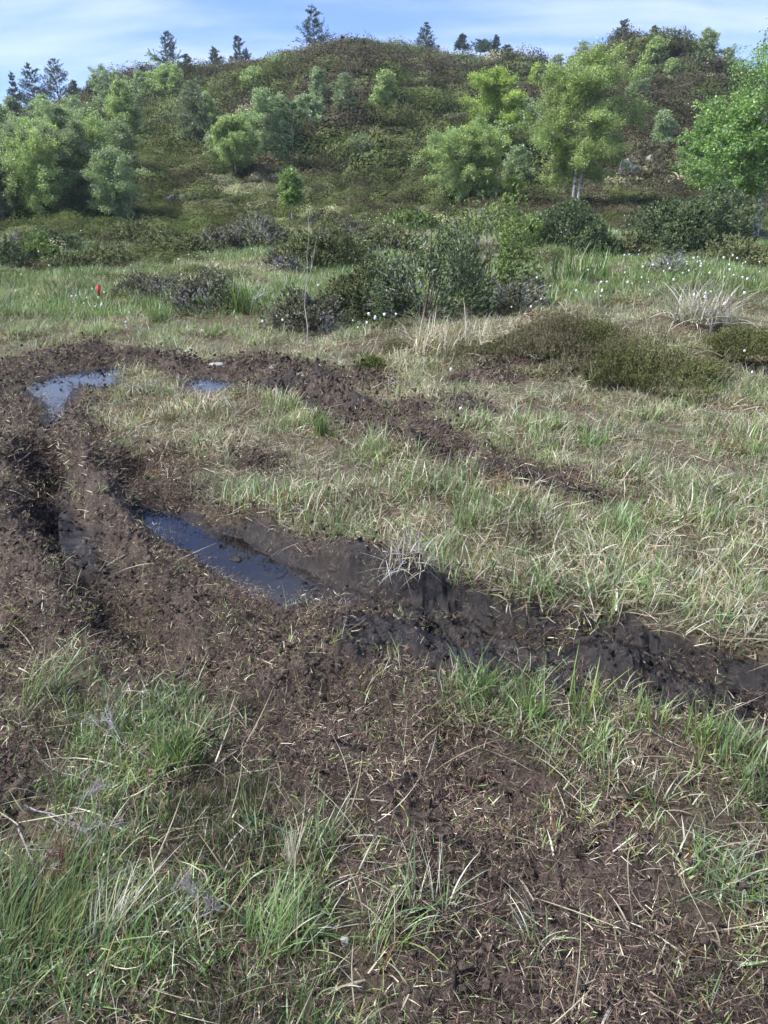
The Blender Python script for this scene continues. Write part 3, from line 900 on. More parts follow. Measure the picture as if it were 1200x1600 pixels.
def dn(a, b, c):
    return lambda y: (a if y < 4 else b if y < 8 else c) if np.isscalar(y) else np.where(y < 4, a, np.where(y < 8, b, c))
for kind, ms, dd_, nm, lb in (('g', mg_green, dn(230, 170, 80), 'bog_grass', 'green bog grass growing in patches across the meadow'),
                              ('s', mg_straw, dn(200, 150, 80), 'dead_bog_grass', 'bleached dead grass matted over the meadow'),
                              ('m', mg_low, dn(330, 190, 80), 'moss_cover', 'low brown moss and stubble between the grass tufts')):
    x, y = sample(1.4, 15, dd_, .66, fld(kind))
    ok = dry(x, y); x, y = x[ok], y[ok]
    s_ = rng.uniform(.5, 1.25, len(x)) * (1 + .35 * ss(8, 13, y)) * (.65 + .8 * ss(-.35, .45, fbm(x / .45, y / .45, 433, 2)))
    scatter(nm, lb, put(x, y, -.004), zrot(len(x), .2), s_, ms)

# --- middle distance 14 .. 46 m
far_green = clump_set(6, 41, name='far_grass', specs=[
    dict(n=90, rad=.22, L=.15, lv=.4, lean=.5, curve=.9, w=.0042, cols=[(.14, .24, .065, 4), (*GR2, 2), (*YG, 1), (*ST, .6)], K=4),
    dict(n=30, rad=.25, L=.12, lv=.4, lean=.8, curve=.7, w=.0042, cols=[(*ST, 1), (*ST2, 1), (*YG, 1)], K=4)])
far_straw = clump_set(6, 42, name='far_straw', specs=[
    dict(n=90, rad=.25, L=.11, lv=.4, lean=.7, curve=.9, w=.0042, cols=[(*ST, 2), (*ST2, 3), (*PS, .6), (*YG, 3), (*GR, 2)], K=4)])
def heath_set(k, seed, n, rad, hgt, ls, cols, name='heather_clump'):
    o = []
    for q in range(k):
        r = np.random.default_rng(seed * 77 + q); mb = MB()
        d = rdir(n, r); d[:, 2] = np.abs(d[:, 2])
        kf = (.6 + .4 * np.sqrt(r.random(n)))
        lump = 1 + .22 * np.sin(d[:, 0] * 5 + q) * np.cos(d[:, 1] * 4 + q * 2)
        P = d * (kf * lump)[:, None] * np.array([rad, rad, hgt])
        ax = unit(d * .6 + np.array([0, 0, .9]) + r.normal(size=(n, 3)) * .35)
        nm = unit(d * np.array([1, 1, 1.2]) + r.normal(size=(n, 3)) * .28); ax = unit(ax - nm * np.sum(ax * nm, 1, keepdims=True))
        mb.leaves(P, ax, nm, ls * r.uniform(.6, 1.4, n), ls * .5 * r.uniform(.6, 1.3, n), pick(cols, n, r, .10) * r.uniform(.65, 1.3))
        o.append(mb.mesh(name, M['heath']))
    return o
HC_DARK = [(.085, .075, .046, 3), (.095, .075, .056, 3), (.075, .08, .043, 2)]
HC_GREEN = [(.115, .135, .055, 3), (.145, .155, .065, 2), (.095, .11, .046, 2)]
HC_PALE = [(.30, .28, .17, 3), (.25, .255, .14, 2)]
hs_dark = heath_set(5, 51, 800, .45, .36, .023, HC_DARK)
hs_green = heath_set(5, 52, 800, .45, .36, .024, HC_GREEN)
hs_pale = heath_set(4, 53, 600, .42, .22, .024, HC_PALE)
hn_dark = heath_set(4, 61, 1300, .38, .34, .0165, HC_DARK, 'fine_heather')
hn_green = heath_set(4, 62, 1300, .38, .34, .0175, HC_GREEN, 'fine_scrub')
hn_pale = heath_set(3, 63, 1100, .36, .24, .0165, HC_PALE, 'fine_heath')
def lush(x, y):   # the wet green flush behind the tracks
    b = 0
    for px, py, rx, ry in ((450, 455, 2.2, 2.5), (600, 405, 2.5, 4), (380, 480, 1.6, 1.6), (890, 440, 1.6, 3), (280, 500, 1.5, 1.2), (560, 420, 2, 3)):
        cx, cy_ = gnd(px, py + 12, .1); b = b + np.exp(-((x - cx) / rx) ** 2 - ((y - cy_) / ry) ** 2)
    v = ss(-.1, .25, fbm(x / 3.2, y / 2.2, 501, 3) + .06 + .4 * np.minimum(b, 1))
    return v
x, y = sample(11, 48, lambda y: (36 if y < 25 else 12) if np.isscalar(y) else np.where(y < 25, 36, 12), .62, lambda x, y: lush(x, y) * (1 - ss(26, 38, y) * .7))
scatter('lush_grass', 'bright green sedge filling the wet hollows below the hill', put(x, y, -.02), zrot(len(x), .15), rng.uniform(.5, 1.2, len(x)), far_green)
x, y = sample(14, 50, lambda y: (30 if y < 25 else 12) if np.isscalar(y) else np.where(y < 25, 30, 12), .62, lambda x, y: 1 - .75 * lush(x, y))
scatter('pale_grass', 'pale yellowish grass covering the foot of the hill', put(x, y, -.02), zrot(len(x), .15), rng.uniform(.5, 1.2, len(x)), far_straw)
# low scrub on hummocks before the hill
def scrub(k):
    def fn(x, y):
        a = fbm(x / 2.6, y / 3.2, 541, 4) - .25 * lush(x, y) + .1
        b = fbm(x / 1.9, y / 2.4, 545, 3)
        v = ss(.02, .25, a + .22 * ss(18, 34, y)) * ss(11.5, 15, y - .0 * x)
        v = v * (ss(-.1, .2, b) if k else 1 - ss(-.1, .2, b))
        return v
    return fn
for k_, ms, nm, lb in ((1, hn_green, 'low_green_scrub', 'low green heath scrub on the hummocks below the hill'), (0, hn_dark + hn_pale, 'low_brown_scrub', 'low brown heather on the hummocks below the hill')):
    x, y = sample(11.5, 40, 13, .62, scrub(k_))
    s_ = (.35 + .85 * rng.random(len(x)) ** 1.8) * (.8 + .5 * ss(16, 35, y)); s3 = np.stack([s_ * 1.2, s_ * 1.2, s_ * rng.uniform(.4, .9, len(x))], -1)
    scatter(nm, lb, put(x, y, -.04), zrot(len(x), .12), s3, ms)
# hillside heath
def hsel(which):
    def fn(x, y):
        a = fbm(x / 7, y / 7, 521, 4) + .35 * fbm(x / 2.0, y / 2.0, 523, 3)
        t = x / y
        a = a + .13 + .30 * (1 - ss(-.30, -.05, t)) * (y < 100) + .12 * (1 - ss(40, 60, y))        # greener on the left and low
        a = a - .12 * ss(60, 95, y) - .18 * ss(.12, .25, t)                          # darker on the right hill
        st = ss(21, 40, y + np.clip(-x, 0, 20) * .7 + 12 * fbm(x / 4, y / 5, 551, 3))
        g = ss(.02, .22, a); p = ss(.12, .4, fbm(x / 4, y / 4, 531, 3) + .22 * (1 - ss(30, 50, y))) * .6
        if which == 'g': return st * g * (1 - p * .6)
        if which == 'd': return st * (1 - g) * (1 - p)
        return (.25 + .75 * st) * p
    return fn
hd = lambda y: (4.5 if y < 60 else 2.6) if np.isscalar(y) else np.where(y < 60, 4.5, 2.6)
for w_, ms, mn, nm, lb in (('d', hs_dark, hn_dark, 'dark_heather', 'dark brown heather covering the hillside'),
                       ('g', hs_green, hn_green, 'blueberry_scrub', 'green blueberry and juniper scrub covering the hillside'),
                       ('p', hs_pale, hn_pale, 'pale_heath', 'pale grassy heath patches on the hillside')):
    x, y = sample(44, 124, hd, .56, hsel(w_))
    s_ = (.45 + 3.4 * rng.random(len(x)) ** 3.2) * (1 + .4 * ss(50, 110, y)); s3 = np.stack([s_ * rng.uniform(.9, 1.5, len(x)), s_ * rng.uniform(.9, 1.5, len(x)), s_ * rng.uniform(.5, 1.15, len(x))], -1)
    scatter(nm, lb, put(x, y, -.08), zrot(len(x), .1), s3, ms)
    x, y = sample(18, 44, 9, .60, hsel(w_))
    s_ = (.4 + 1.7 * rng.random(len(x)) ** 2.2) * (.8 + .5 * ss(25, 44, y)); s3 = np.stack([s_ * rng.uniform(.9, 1.5, len(x)), s_ * rng.uniform(.9, 1.5, len(x)), s_ * rng.uniform(.5, 1.1, len(x))], -1)
    scatter(nm, lb.replace('the hillside', 'the foot of the hill').replace('on the hillside', 'at the foot of the hill'), put(x, y, -.05), zrot(len(x), .1), s3, mn)

# ------------------------------------------------------------------ trees
def lerp_poly(P, u):
    K = len(P) - 1; a = np.clip(u, 0, .9999) * K; i = a.astype(int); f_ = (a - i)[:, None]
    return P[i] * (1 - f_) + P[i + 1] * f_
def broad_tree(seed, h, w, nleaf, ls, cols, stems=1, clear=.12, shape='oval', lean=0., bark=(.62, .60, .57), droop=.2, gap=.0, stem_spread=.12, rbase=None):
    """trunk mesh, crown mesh for a birch-like tree, height h, crown width w"""
    r = np.random.default_rng(seed)
    tb, cb = MB(), MB()
    seg_start, seg_end, seg_w = [], [], []
    rb = rbase or h * .0095
    for s_ in range(stems):
        hh = h * .985 * (1 - .12 * s_ * r.random())
        az = r.uniform(0, 6.283) if stems == 1 else s_ * 6.283 / stems + r.uniform(-.5, .5)
        off = stem_spread * h * (0 if stems == 1 else 1)
        K = 9; u = np.linspace(0, 1, K)
        wob = np.cumsum(r.normal(size=(K, 2)) * .012 * h, 0)
        Pt = np.stack([np.cos(az) * off * u + wob[:, 0] * u + lean * h * u ** 1.3 + np.cos(az) * rb * 1.2, np.sin(az) * off * u + wob[:, 1] * u + np.sin(az) * rb * 1.2, hh * u - .1 * (u == 0)], -1)
        cc = np.array(bark)[None] * (1 - .55 * u[:, None] ** 1.5)
        tb.tube(Pt, rb / math.sqrt(stems) * (1 - u * .93) + .004, cc, 8)
        nb = int(42 / math.sqrt(stems))
        for b in range(nb):
            ub = clear + (1 - clear) * ((b + r.random()) / nb)
            q = (ub - clear) / (1 - clear)
            if shape == 'oval': pr = (math.sin(math.pi * min(1, .12 + .86 * q)) ** .65) * (1 - .25 * q)
            elif shape == 'cone': pr = (1 - q) ** .62 * (.55 + .45 * min(1, q * 5)) + .05
            elif shape == 'wide': pr = (.75 + .25 * math.sin(math.pi * q)) * (1 - .25 * q * q)
            else: pr = .5 + .5 * (1 - abs(2 * q - 1))
            Lb = w / 2 * pr * r.uniform(.65, 1.2) * (1.3 if h > 6 else 1.12) / (1 + .5 * (stems > 1) * min(1, off * 4 / max(w, .1)))
            a2 = b * 2.4 + r.uniform(-.5, .5)
            el = .85 - .55 * (1 - q) + r.normal() * .15
            p0 = lerp_poly(Pt, np.array([ub * .93]))[0]
            kk = np.linspace(0, 1, 6)
            dh = np.array([math.cos(a2), math.sin(a2), 0])
            Pb = p0 + dh * (Lb * kk)[:, None] + np.array([0, 0, 1.]) * (Lb * (math.tan(el) * kk * .7 - droop * kk ** 2))[:, None] + np.cumsum(r.normal(size=(6, 3)) * .03 * Lb, 0) * kk[:, None]
            rr_ = max(.004, rb * .28 * (1 - ub * .6))
            tb.tube(Pb, rr_ * (1 - kk * .85), np.array(bark) * .45 * .7, 4)
            ns = 7
            for c_ in range(ns):
                us = r.uniform(.15, 1)
                p1 = lerp_poly(Pb, np.array([us]))[0]
                Ls = Lb * r.uniform(.22, .5) * (1.15 - us * .6) + .1
                d1 = unit(dh * r.uniform(.2, 1) + r.normal(size=3) * .6 + np.array([0, 0, .35 - droop]))
                p2 = p1 + d1 * Ls + np.array([0, 0, -droop * Ls * .4])
                seg_start.append(p1); seg_end.append(p2); seg_w.append(Ls * (r.random() > gap))
                if c_ < 3: tb.tube(np.stack([p1, (p1 + p2) / 2 + r.normal(size=3) * .02, p2]), np.array([.006, .004, .002]) * (h / 8 + .3), (.12, .10, .09), 3)
    A, B, Wt = np.array(seg_start), np.array(seg_end), np.array(seg_w)
    k = r.choice(len(A), nleaf, p=Wt / Wt.sum())
    u = r.beta(1.4, 1.0, nleaf)[:, None]
    sp = (.10 + .02 * h) * .55
    P = A[k] * (1 - u) + B[k] * u + r.normal(size=(nleaf, 3)) * sp * np.array([1, 1, .8])
    tone = (1 + r.normal(size=len(A)) * .13)[k][:, None]
    cb.leaves(P, rdir(nleaf, r) * np.array([1, 1, .8]), rdir(nleaf, r), ls * r.uniform(.6, 1.3, nleaf), ls * .62 * r.uniform(.6, 1.3, nleaf), pick(cols, nleaf, r, .14) * tone)
    return tb, cb
def pine_tree(seed, h, w, nneed, cols, sparse=.0, bare=.12, ls=.06):
    r = np.random.default_rng(seed); tb, cb = MB(), MB()
    K = 7; u = np.linspace(0, 1, K)
    Pt = np.stack([np.cumsum(r.normal(size=K) * .008 * h), np.cumsum(r.normal(size=K) * .008 * h), h * u - .1 * (u == 0)], -1)
    Pt[:, :2] -= Pt[0, :2]
    tb.tube(Pt, h * .014 * (1 - u * .92) + .003, np.array((.12, .095, .08)), 6)
    A, B = [], []
    nw = 14
    for q in range(nw):
        ub = bare + (1 - bare) * (q + .5 * r.random()) / nw
        for b in range(6):
            if r.random() < sparse: continue
            a2 = r.uniform(0, 6.283); pr = (1 - (ub - bare) / (1 - bare)) ** .75 + .08
            Lb = w / 2 * pr * r.uniform(.4, 1.35)
            p0 = lerp_poly(Pt, np.array([ub]))[0]
            e = r.uniform(.15, .55)
            dh = np.array([math.cos(a2), math.sin(a2), 0])
            kk = np.linspace(0, 1, 4)
            Pb = p0 + dh * (Lb * kk)[:, None] + np.array([0, 0, 1.]) * (Lb * e * kk ** 1.5)[:, None]
            tb.tube(Pb, h * .004 * (1 - kk * .8) + .002, np.array((.10, .08, .07)), 3)
            A.append(p0 + (Pb[-1] - p0) * .25); B.append(Pb[-1] + np.array([0, 0, Lb * .1]))
            for c_ in range(3):
                us = r.uniform(.3, .9); p1 = lerp_poly(Pb, np.array([us]))[0]
                A.append(p1); B.append(p1 + unit(dh + r.normal(size=3) * .6) * Lb * .4 + np.array([0, 0, Lb * .15]))
    A.append(Pt[-2]); B.append(Pt[-1])
    A, B = np.array(A), np.array(B); Ln = np.linalg.norm(B - A, axis=1)
    k = r.choice(len(A), nneed, p=Ln / Ln.sum()); u = r.random(nneed)[:, None]
    ax = unit(unit(B[k] - A[k]) * .5 + rdir(nneed, r) + np.array([0, 0, .4]))
    P = A[k] * (1 - u) + B[k] * u + ax * ls * .7
    cb.leaves(P, ax, rdir(nneed, r), ls * r.uniform(.8, 1.4, nneed), ls * .22, pick(cols, nneed, r, .2))
    return tb, cb
L_B = [(0.309, 0.397, 0.16, 3), (0.252, 0.34, 0.146, 3), (0.413, 0.485, 0.212, 2)]
L_BY = [(0.335, 0.425, 0.104, 3), (0.269, 0.365, 0.093, 2), (0.403, 0.486, 0.165, 1)]
L_BP = [(0.289, 0.368, 0.202, 3), (0.23, 0.304, 0.169, 3), (0.385, 0.451, 0.272, 1.5)]
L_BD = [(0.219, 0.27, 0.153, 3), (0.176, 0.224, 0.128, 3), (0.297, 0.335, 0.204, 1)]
L_RW = [(0.214, 0.347, 0.093, 3), (0.154, 0.251, 0.074, 3), (0.29, 0.444, 0.147, 2), (0.512, 0.592, 0.461, 0.3)]
L_P = [(.055, .085, .055, 3), (.075, .105, .065, 3), (.10, .13, .075, 1)]
L_PG = [(.05, .09, .04, 3), (.075, .12, .05, 2)]
def place_tree(name, px, py, top, wpx, kind, label, cat, group, seed, cols=None, **kw):
    x, y, z = hit(px, py)
    dp = depth_of(x, y, z)
    rt = ray(px, top); h = CAMZ + y * rt[2] / rt[1] - z; w = wpx * dp / F
    big = (py - top)
    if kind == 'pine':
        ls = max(.05, min(.18, dp / F * 1.3)); w *= 1.4
        n = int(np.clip(2500 + big * 60, 2500, 9000))
        tb, cb = pine_tree(seed, h, w, n, cols or L_P, ls=ls, **kw)
        mt, cm = M['bark2'], M['needle']
    else:
        ls = max(.022, min(.13, dp / F * 1.35))
        n = int(np.clip(big * wpx * 2.9, 4000, 75000))
        if 'dens' in kw: n = int(n * kw.pop('dens'))
        if 'lsk' in kw: ls *= kw.pop('lsk')
        tb, cb = broad_tree(seed, h, w, n, ls, cols or L_B, **kw)
        mt, cm = M['bark'], M['leaf']
    root = empty(name, (x, y, z), label, cat, group)
    link('trunk', tb.mesh('trunk', mt, True), root)
    link('crown', cb.mesh('crown', cm), root)
    return root
GB = 'birch trees on the slope'
GP = 'pines along the skyline'
TREES = [
 # name, px, py_base, py_top, width px, kind, label, group, extra
 ('birch_tree', 897, 333, 60, 150, 'b', 'tall full birch with twin white trunks standing at the foot of the right hill', None, dict(stems=2, stem_spread=.012, clear=.24, shape='cone', cols=[(.29, .37, .13, 3), (.24, .31, .11, 3), (.36, .44, .18, 2)], dens=1.25, droop=.12, rbase=.09)),
 ('birch_tree', 771, 262, 98, 88, 'b', 'bright yellow-green birch left of the big twin-trunked birch', None, dict(cols=L_BY, clear=.22, shape='oval')),
 ('birch_tree', 722, 324, 198, 132, 'b', 'low spreading birch with a crooked pale stem behind the big central juniper', None, dict(shape='wide', stems=2, clear=.15, lean=.12, stem_spread=.25, bark=(.4, .38, .36))),
 ('rowan_tree', 1135, 372, 130, 150, 'b', 'many-stemmed leafy rowan at the right edge behind the dark juniper', None, dict(cols=L_RW, stems=5, shape='oval', clear=.36, lsk=1.6, dens=.25, gap=.45, stem_spread=.13, bark=(.42, .41, .40), droop=.25)),
 ('rowan_tree', 1178, 372, 4, 165, 'b', 'taller rowan with open leafy top reaching into the sky at the right edge', None, dict(cols=L_RW, stems=3, shape='oval', clear=.35, lsk=1.5, dens=.24, gap=.45, stem_spread=.06, bark=(.42, .41, .40))),
 ('rowan_tree', 1090, 305, 175, 80, 'b', 'slim young rowan just left of the right-edge rowans', None, dict(cols=L_RW, stems=2, shape='oval', clear=.3, lsk=1.4, dens=.5, stem_spread=.05, bark=(.38, .37, .36))),
 ('rowan_tree', 457, 352, 262, 31, 'b', 'young rowan sapling with pale leaves standing alone in the heath', None, dict(cols=[(.20, .29, .09, 3), (.16, .25, .07, 2), (.30, .38, .18, 1)], clear=.45, lsk=1.5, dens=.6, gap=.35, shape='oval', bark=(.45, .43, .42))),
 ('birch_tree', 370, 284, 178, 70, 'b', 'light green birch with slanting white trunk on the mid slope', GB, dict(clear=.3, lean=-.08)),
 ('birch_tree', 425, 255, 142, 92, 'b', 'broad pale birch beside the dark pine on the mid slope', GB, dict(cols=L_BP)),
 ('pine_tree', 458, 278, 158, 44, 'pine', 'dark green young pine amid the mid-slope birches', None, dict(cols=[(.045, .085, .04, 3), (.065, .11, .05, 2)])),
 ('birch_tree', 482, 215, 148, 50, 'b', 'small pale birch behind the dark pine on the mid slope', GB, dict(cols=L_BP)),
 ('birch_tree', 184, 348, 228, 84, 'b', 'rounded grey-green birch with a forked pale trunk on the knoll', GB, dict(cols=L_BP, stems=2, stem_spread=.08, clear=.15)),
 ('birch_tree', 62, 345, 222, 112, 'b', 'bushy birch low in the left grove', GB, dict(cols=L_B, stems=3, clear=.05, shape='wide')),
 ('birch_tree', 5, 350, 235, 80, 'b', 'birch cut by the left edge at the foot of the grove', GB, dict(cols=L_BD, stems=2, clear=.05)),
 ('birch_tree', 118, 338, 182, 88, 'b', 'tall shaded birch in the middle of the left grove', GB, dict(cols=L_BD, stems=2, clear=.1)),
 ('birch_tree', 155, 326, 176, 76, 'b', 'birch with bare white stems at the right side of the left grove', GB, dict(cols=L_B, stems=3, clear=.25, stem_spread=.05)),
 ('birch_tree', 95, 262, 158, 80, 'b', 'pale birch behind the middle of the left grove', GB, dict(cols=L_BP)),
 ('birch_tree', 45, 268, 185, 86, 'b', 'broad birch high in the left grove', GB, dict(cols=L_BP)),
 ('birch_tree', 10, 255, 158, 60, 'b', 'hazy birch at the left edge under the skyline', GB, dict(cols=L_BP)),
 ('birch_tree', 75, 215, 145, 36, 'b', 'small bright birch below the two left pines', GB, dict(cols=L_B)),
 ('birch_tree', 202, 238, 118, 62, 'b', 'tall narrow birch rising to the skyline right of the left grove', GB, dict(cols=L_B, shape='cone')),
 ('birch_tree', 175, 190, 102, 60, 'b', 'thin open birch breaking the skyline above the left grove', GB, dict(cols=L_BP, gap=.45, dens=.55)),
 ('birch_tree', 222, 175, 108, 34, 'b', 'small open birch on the skyline beside the tall narrow birch', GB, dict(cols=L_BP, gap=.4, dens=.6)),
 ('birch_tree', 262, 168, 104, 66, 'b', 'dense round birch below the tall skyline pine', GB, dict(cols=L_B, stems=3, clear=.2, shape='wide')),
 ('birch_tree', 303, 245, 122, 56, 'b', 'dark thin-leaved birch on the slope below the tall skyline pine', GB, dict(cols=[(.16, .20, .12, 3), (.20, .22, .15, 2)], dens=.6, gap=.25)),
 ('birch_tree', 325, 212, 142, 34, 'b', 'slim birch beside the dark thin-leaved birch', GB, dict(cols=L_B)),
 ('birch_tree', 398, 150, 104, 34, 'b', 'tiny green birch high on the central slope', GB, dict(cols=L_B)),
 ('birch_tree', 500, 192, 100, 30, 'b', 'narrow birch on the upper central slope', GB, dict(cols=L_BP, shape='cone')),
 ('birch_tree', 541, 200, 110, 36, 'b', 'faint birch beside the narrow birch on the upper slope', GB, dict(cols=L_BD, dens=.6)),
 ('birch_tree', 601, 186, 108, 36, 'b', 'slender green birch on the open central slope', GB, dict(cols=L_B)),
 ('birch_tree', 430, 118, 84, 18, 'b', 'bare grey birch just under the central skyline', GB, dict(cols=L_BP, dens=.3, gap=.5)),
 ('birch_tree', 805, 298, 228, 46, 'b', 'shrubby birch between the yellow-green birch and the twin-trunked birch', GB, dict(cols=L_BP)),
 ('birch_tree', 802, 318, 278, 26, 'b', 'tiny bright birch sapling at the foot of the spreading birch', GB, dict(cols=L_BY)),
 ('birch_tree', 818, 225, 150, 40, 'b', 'grey-green birch left of the twin-trunked birch crown', GB, dict(cols=L_BP, dens=.7)),
 ('birch_tree', 833, 152, 96, 26, 'b', 'small round birch in the saddle between the hills', GB, dict(cols=L_BY, dens=.7)),
 ('birch_tree', 869, 130, 82, 22, 'b', 'thin grey birch on the saddle skyline', GB, dict(cols=L_BP, dens=.35, gap=.4)),
 ('birch_tree', 906, 110, 62, 26, 'b', 'open birch on the left shoulder of the right hill', GB, dict(cols=L_BP, dens=.4, gap=.4)),
 ('birch_tree', 1022, 114, 56, 27, 'b', 'birch with white trunk near the top of the right hill', GB, dict(cols=L_B, clear=.35)),
 ('birch_tree', 1046, 132, 90, 21, 'b', 'small birch right of the one near the right hill top', GB, dict(cols=L_B, clear=.3)),
 ('birch_tree', 1096, 116, 42, 42, 'b', 'leaning broad birch on the right flank of the right hill', GB, dict(cols=L_BP, gap=.2)),
 ('birch_tree', 1130, 128, 72, 27, 'b', 'pale birch lowest on the right flank of the right hill', GB, dict(cols=L_BP, dens=.6)),
 ('birch_tree', 992, 176, 106, 31, 'b', 'oval birch halfway up the right hill', GB, dict(cols=L_BP, clear=.35)),
 ('birch_tree', 1030, 240, 168, 37, 'b', 'soft conical birch low on the right hill', GB, dict(cols=L_BP, shape='cone', clear=.05)),
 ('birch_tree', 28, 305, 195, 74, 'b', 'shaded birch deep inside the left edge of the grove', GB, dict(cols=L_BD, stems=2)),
 ('birch_tree', 88, 300, 192, 66, 'b', 'birch between the bushy low birch and the tall shaded one in the grove', GB, dict(cols=L_B)),
 ('birch_tree', 140, 262, 168, 56, 'b', 'upright birch just behind the white-stemmed birch', GB, dict(cols=L_BP)),
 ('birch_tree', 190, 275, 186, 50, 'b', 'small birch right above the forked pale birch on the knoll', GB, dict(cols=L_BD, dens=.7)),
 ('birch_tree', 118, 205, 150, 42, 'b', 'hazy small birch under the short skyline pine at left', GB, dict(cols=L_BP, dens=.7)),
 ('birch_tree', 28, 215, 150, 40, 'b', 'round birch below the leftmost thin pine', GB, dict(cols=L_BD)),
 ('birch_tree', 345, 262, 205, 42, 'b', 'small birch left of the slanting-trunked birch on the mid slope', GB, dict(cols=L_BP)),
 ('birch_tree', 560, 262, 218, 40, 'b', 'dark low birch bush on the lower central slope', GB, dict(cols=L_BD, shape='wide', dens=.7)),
 ('pine_tree', 57, 184, 98, 34, 'pine', 'dense dark pine in the left skyline group', None, {}),
 ('pine_tree', 94, 166, 92, 38, 'pine', 'broad pine right of the dense dark pine on the left skyline', None, {}),
 ('pine_tree', 30, 188, 112, 15, 'pine', 'thin pine leftmost on the skyline', None, {}),
 ('pine_tree', 120, 166, 126, 20, 'pine', 'short pine at the right of the left skyline group', None, dict(cols=L_PG)),
 ('pine_tree', 152, 152, 119, 22, 'pine', 'small blue-green pine alone right of the left skyline group', None, dict(cols=L_PG)),
 ('pine_tree', 227, 146, 104, 16, 'pine', 'small dark pine left of the tall skyline pine', None, {}),
 ('pine_tree', 268, 128, 49, 38, 'pine', 'tall pine above the dense round birch', None, dict(bare=.1)),
 ('pine_tree', 293, 124, 85, 20, 'pine', 'short pine right beside the tall pine above the round birch', None, dict(sparse=.2)),
 ('pine_tree', 336, 112, 74, 21, 'pine', 'small pine on the skyline between two taller ones', None, {}),
 ('pine_tree', 376, 104, 56, 22, 'pine', 'sparse crooked pine on the rising skyline', None, dict(sparse=.3, bare=.2)),
 ('pine_tree', 491, 81, 9, 34, 'pine', 'tallest pine, standing on the central skyline', None, dict(bare=.12)),
 ('pine_tree', 535, 72, 56, 7, 'pine', 'tiny pine on the highest point of the central ridge', None, {}),
 ('pine_tree', 666, 78, 36, 23, 'pine', 'bushy pine on the ridge right of the summit', None, {}),
 ('pine_tree', 722, 90, 54, 16, 'pine', 'flat-topped thin pine on the descending ridge', None, dict(bare=.5)),
 ('pine_tree', 750, 94, 64, 28, 'pine', 'umbrella-shaped pine on the descending ridge', None, dict(bare=.55, cols=L_PG)),
 ('pine_tree', 773, 99, 55, 13, 'pine', 'narrow upright pine on the descending ridge', None, {}),
 ('pine_tree', 790, 101, 71, 19, 'pine', 'last small pine on the ridge before the saddle', None, {}),
 ('pine_tree', 973, 64, 31, 23, 'pine', 'round pine left on the right hilltop', None, {}),
 ('pine_tree', 1020, 66, 40, 14, 'pine', 'small pine on the right hilltop above a birch', None, {}),
]
for i_, t_ in enumerate(TREES):
    nm, px, py, top, wp, kd, lb, grp, ex = t_
    place_tree(nm, px, py, top, wp, kd, lb, nm.split('_')[0], grp or (GP if nm == 'pine_tree' else None), 1000 + i_, **dict(ex))

# ------------------------------------------------------------------ shrubs
def bush(seed, rx, ry, hz, n_spr, per, ls, cols, dead=.0, mat='needle', up=.4, lumps=.3, deadcol=(.46, .44, .46)):
    """juniper/heather bush: sprays on a lumpy dome; returns foliage MB, branches MB, dead twig MB"""
    r = np.random.default_rng(seed); fb, tb, db = MB(), MB(), MB()
    ph = r.uniform(0, 6.28, 8)
    def lump(d):
        return (1 + lumps * (np.sin(d[:, 0] * 3.1 + ph[0]) * np.cos(d[:, 1] * 2.7 + ph[1]) + .6 * np.sin(d[:, 0] * 7 + ph[2]) * np.sin(d[:, 2] * 6 + ph[3]) + .5 * np.cos(d[:, 1] * 9 + ph[4])))
    d = rdir(n_spr, r); d[:, 2] = np.abs(d[:, 2]) * 1.1 - .08
    d = unit(d)
    kf = .55 + .45 * np.sqrt(r.random(n_spr))
    S = np.array([rx, ry, hz])
    P = d * (kf * lump(d))[:, None] * S
    P[:, 2] = np.maximum(P[:, 2], .02)
    ax = unit(d * np.array([1, 1, .6]) + np.array([0, 0, up]) + r.normal(size=d.shape) * .45)
    sl = ls * 4
    tone = (1 + r.normal(size=n_spr) * .18)
    dm = vn(P[:, 0] * 2.2 / max(rx, .3) + seed, P[:, 1] * 2.2 / max(ry, .3), seed) * .5 + .5
    isdead = (dm < dead) & (r.random(n_spr) < .85)
    live = np.nonzero(~isdead)[0]
    k = np.repeat(live, per)
    u = r.random(len(k))[:, None]
    la = unit(ax[k] * .8 + rdir(len(k), r))
    LP = P[k] + ax[k] * (u - .3) * sl + la * ls * .6
    fb.leaves(LP, la, rdir(len(k), r), ls * r.uniform(.6, 1.3, len(k)), ls * .48, pick(cols, len(k), r, .18) * tone[k][:, None])
    for q in r.choice(n_spr, min(n_spr, 22), replace=False):
        e = P[q] + ax[q] * sl * .5
        m_ = e * np.array([.55, .55, .35]) + r.normal(size=3) * .05 * hz
        tb.tube(np.stack([e * .08 * np.array([1, 1, 0]), m_, e]), np.array([.014, .009, .004]) * max(.5, hz), (.11, .085, .07), 4)
    dd = np.nonzero(isdead)[0][:170]
    for q in dd:
        p0 = P[q] * .8; L_ = sl * r.uniform(.7, 1.6)
        p2 = p0 + ax[q] * L_ + r.normal(size=3) * .02
        cg = np.array(deadcol) * r.uniform(.6, 1.25)
        db.tube(np.stack([p0, (p0 + p2) / 2 + r.normal(size=3) * L_ * .08, p2]), np.array([.006, .004, .002]) * r.uniform(.7, 1.5), cg, 3)
        n2 = 9
        a = r.random(n2)[:, None]; base_ = p0 * (1 - a) + p2 * a
        dv = unit(ax[q] + rdir(n2, r) * .9) * (L_ * .35 * r.uniform(.5, 1.2, n2))[:, None]
        uu = np.array([0, .5, 1.])
        PP = base_[:, None] + dv[:, None] * uu[None, :, None]
        db.strips(PP, unit(np.cross(dv, rdir(n2, r))), np.tile(np.array([.0022, .0018, .0008]), (n2, 1)) * 1.3, cg * r.uniform(.7, 1.2))
    return fb, tb, db
